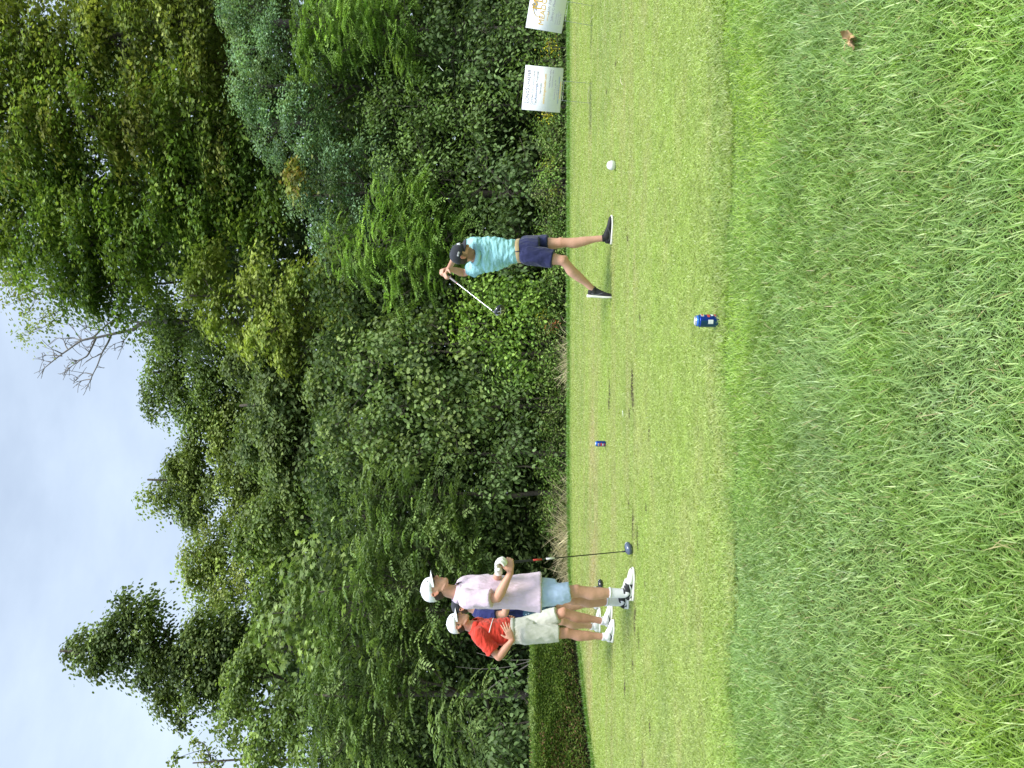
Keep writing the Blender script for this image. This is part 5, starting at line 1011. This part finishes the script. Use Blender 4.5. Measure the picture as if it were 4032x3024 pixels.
mass('distant_wood', 'far mass of shaded leaves closing the wood behind', 29, 35, 95000, (-300, 1950), lambda y: sky_x(y)+70, [(.045, .075, .02), (.06, .10, .03)], (.34, .26), 2)
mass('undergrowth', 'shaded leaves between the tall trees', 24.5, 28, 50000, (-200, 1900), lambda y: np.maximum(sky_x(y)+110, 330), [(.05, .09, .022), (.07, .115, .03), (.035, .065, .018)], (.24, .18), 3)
# =============================== LIGHT, SKY, CAMERA ===============================
w = bpy.data.worlds.new('World'); scene.world = w; w.use_nodes = True; nt = w.node_tree; bg = nt.nodes['Background']
sk = nt.nodes.new('ShaderNodeTexSky'); sk.sky_type = 'NISHITA'; sk.sun_disc = False; EL, AZ = R(66), R(140)
sk.sun_elevation = EL; sk.sun_rotation = AZ; sk.air_density = 1.0; sk.dust_density = 1.5; sk.ozone_density = 2.0
tc = nt.nodes.new('ShaderNodeTexCoord'); mp = nt.nodes.new('ShaderNodeMapping'); mp.inputs['Scale'].default_value = (1.0, 1.0, 2.4); nz = nt.nodes.new('ShaderNodeTexNoise'); nz.inputs['Scale'].default_value = 2.6; nz.inputs['Detail'].default_value = 7; nz.inputs['Roughness'].default_value = .55
nt.links.new(tc.outputs['Generated'], mp.inputs['Vector']); nt.links.new(mp.outputs['Vector'], nz.inputs['Vector'])
mr = nt.nodes.new('ShaderNodeMapRange'); mr.inputs['From Min'].default_value = .3; mr.inputs['From Max'].default_value = .7; mr.inputs['To Min'].default_value = SKYC[0]; mr.inputs['To Max'].default_value = SKYC[1]; nt.links.new(nz.outputs['Fac'], mr.inputs['Value'])
mx = nt.nodes.new('ShaderNodeMix'); mx.data_type = 'RGBA'; nt.links.new(mr.outputs['Result'], mx.inputs['Factor']); nt.links.new(sk.outputs['Color'], mx.inputs['A']); mx.inputs['B'].default_value = (*CLOUD, 1)
# an overcast sky is brighter overhead than near the horizon
sx_ = nt.nodes.new('ShaderNodeSeparateXYZ'); nt.links.new(tc.outputs['Generated'], sx_.inputs[0]); zr = nt.nodes.new('ShaderNodeMapRange'); zr.inputs['From Min'].default_value = .6; zr.inputs['From Max'].default_value = 1; zr.inputs['To Min'].default_value = 1; zr.inputs['To Max'].default_value = 2.4; nt.links.new(sx_.outputs['Z'], zr.inputs['Value'])
vm = nt.nodes.new('ShaderNodeVectorMath'); vm.operation = 'SCALE'; nt.links.new(mx.outputs['Result'], vm.inputs[0]); nt.links.new(zr.outputs['Result'], vm.inputs['Scale']); nt.links.new(vm.outputs['Vector'], bg.inputs['Color'])
bg.inputs['Strength'].default_value = SKYS
sd = bpy.data.lights.new('sun', 'SUN'); sd.energy = SUNE; sd.angle = R(SUNA); sd.color = (1.0, .95, .87); so = bpy.data.objects.new('sun', sd); COL.objects.link(so)
# sky texture: rotation 0 looks along +Y, turning clockwise
dirv = Vector((math.sin(AZ)*math.cos(EL), math.cos(AZ)*math.cos(EL), math.sin(EL))); so.rotation_euler = dirv.to_track_quat('Z', 'Y').to_euler()
cd = bpy.data.cameras.new('camera'); cam = bpy.data.objects.new('camera', cd); COL.objects.link(cam); scene.camera = cam
cam.location = (0, 0, H); cd.sensor_fit = 'HORIZONTAL'; cd.sensor_width = 36.0; cd.lens = 36.0*F/4032; cd.clip_end = 2000; cd.clip_start = .05
cam.matrix_world = Matrix(((0, 1, 0, 0), (0, 0, -1, 0), (-1, 0, 0, H), (0, 0, 0, 1)))
scene.view_settings.view_transform = 'Standard'; scene.view_settings.look = 'None'; scene.view_settings.exposure = EXPO; scene.view_settings.gamma = 1
scene.render.engine = 'CYCLES'; scene.cycles.max_bounces = 8; scene.cycles.transmission_bounces = 4; scene.cycles.diffuse_bounces = 4
scene.render.resolution_x = 1024; scene.render.resolution_y = 768
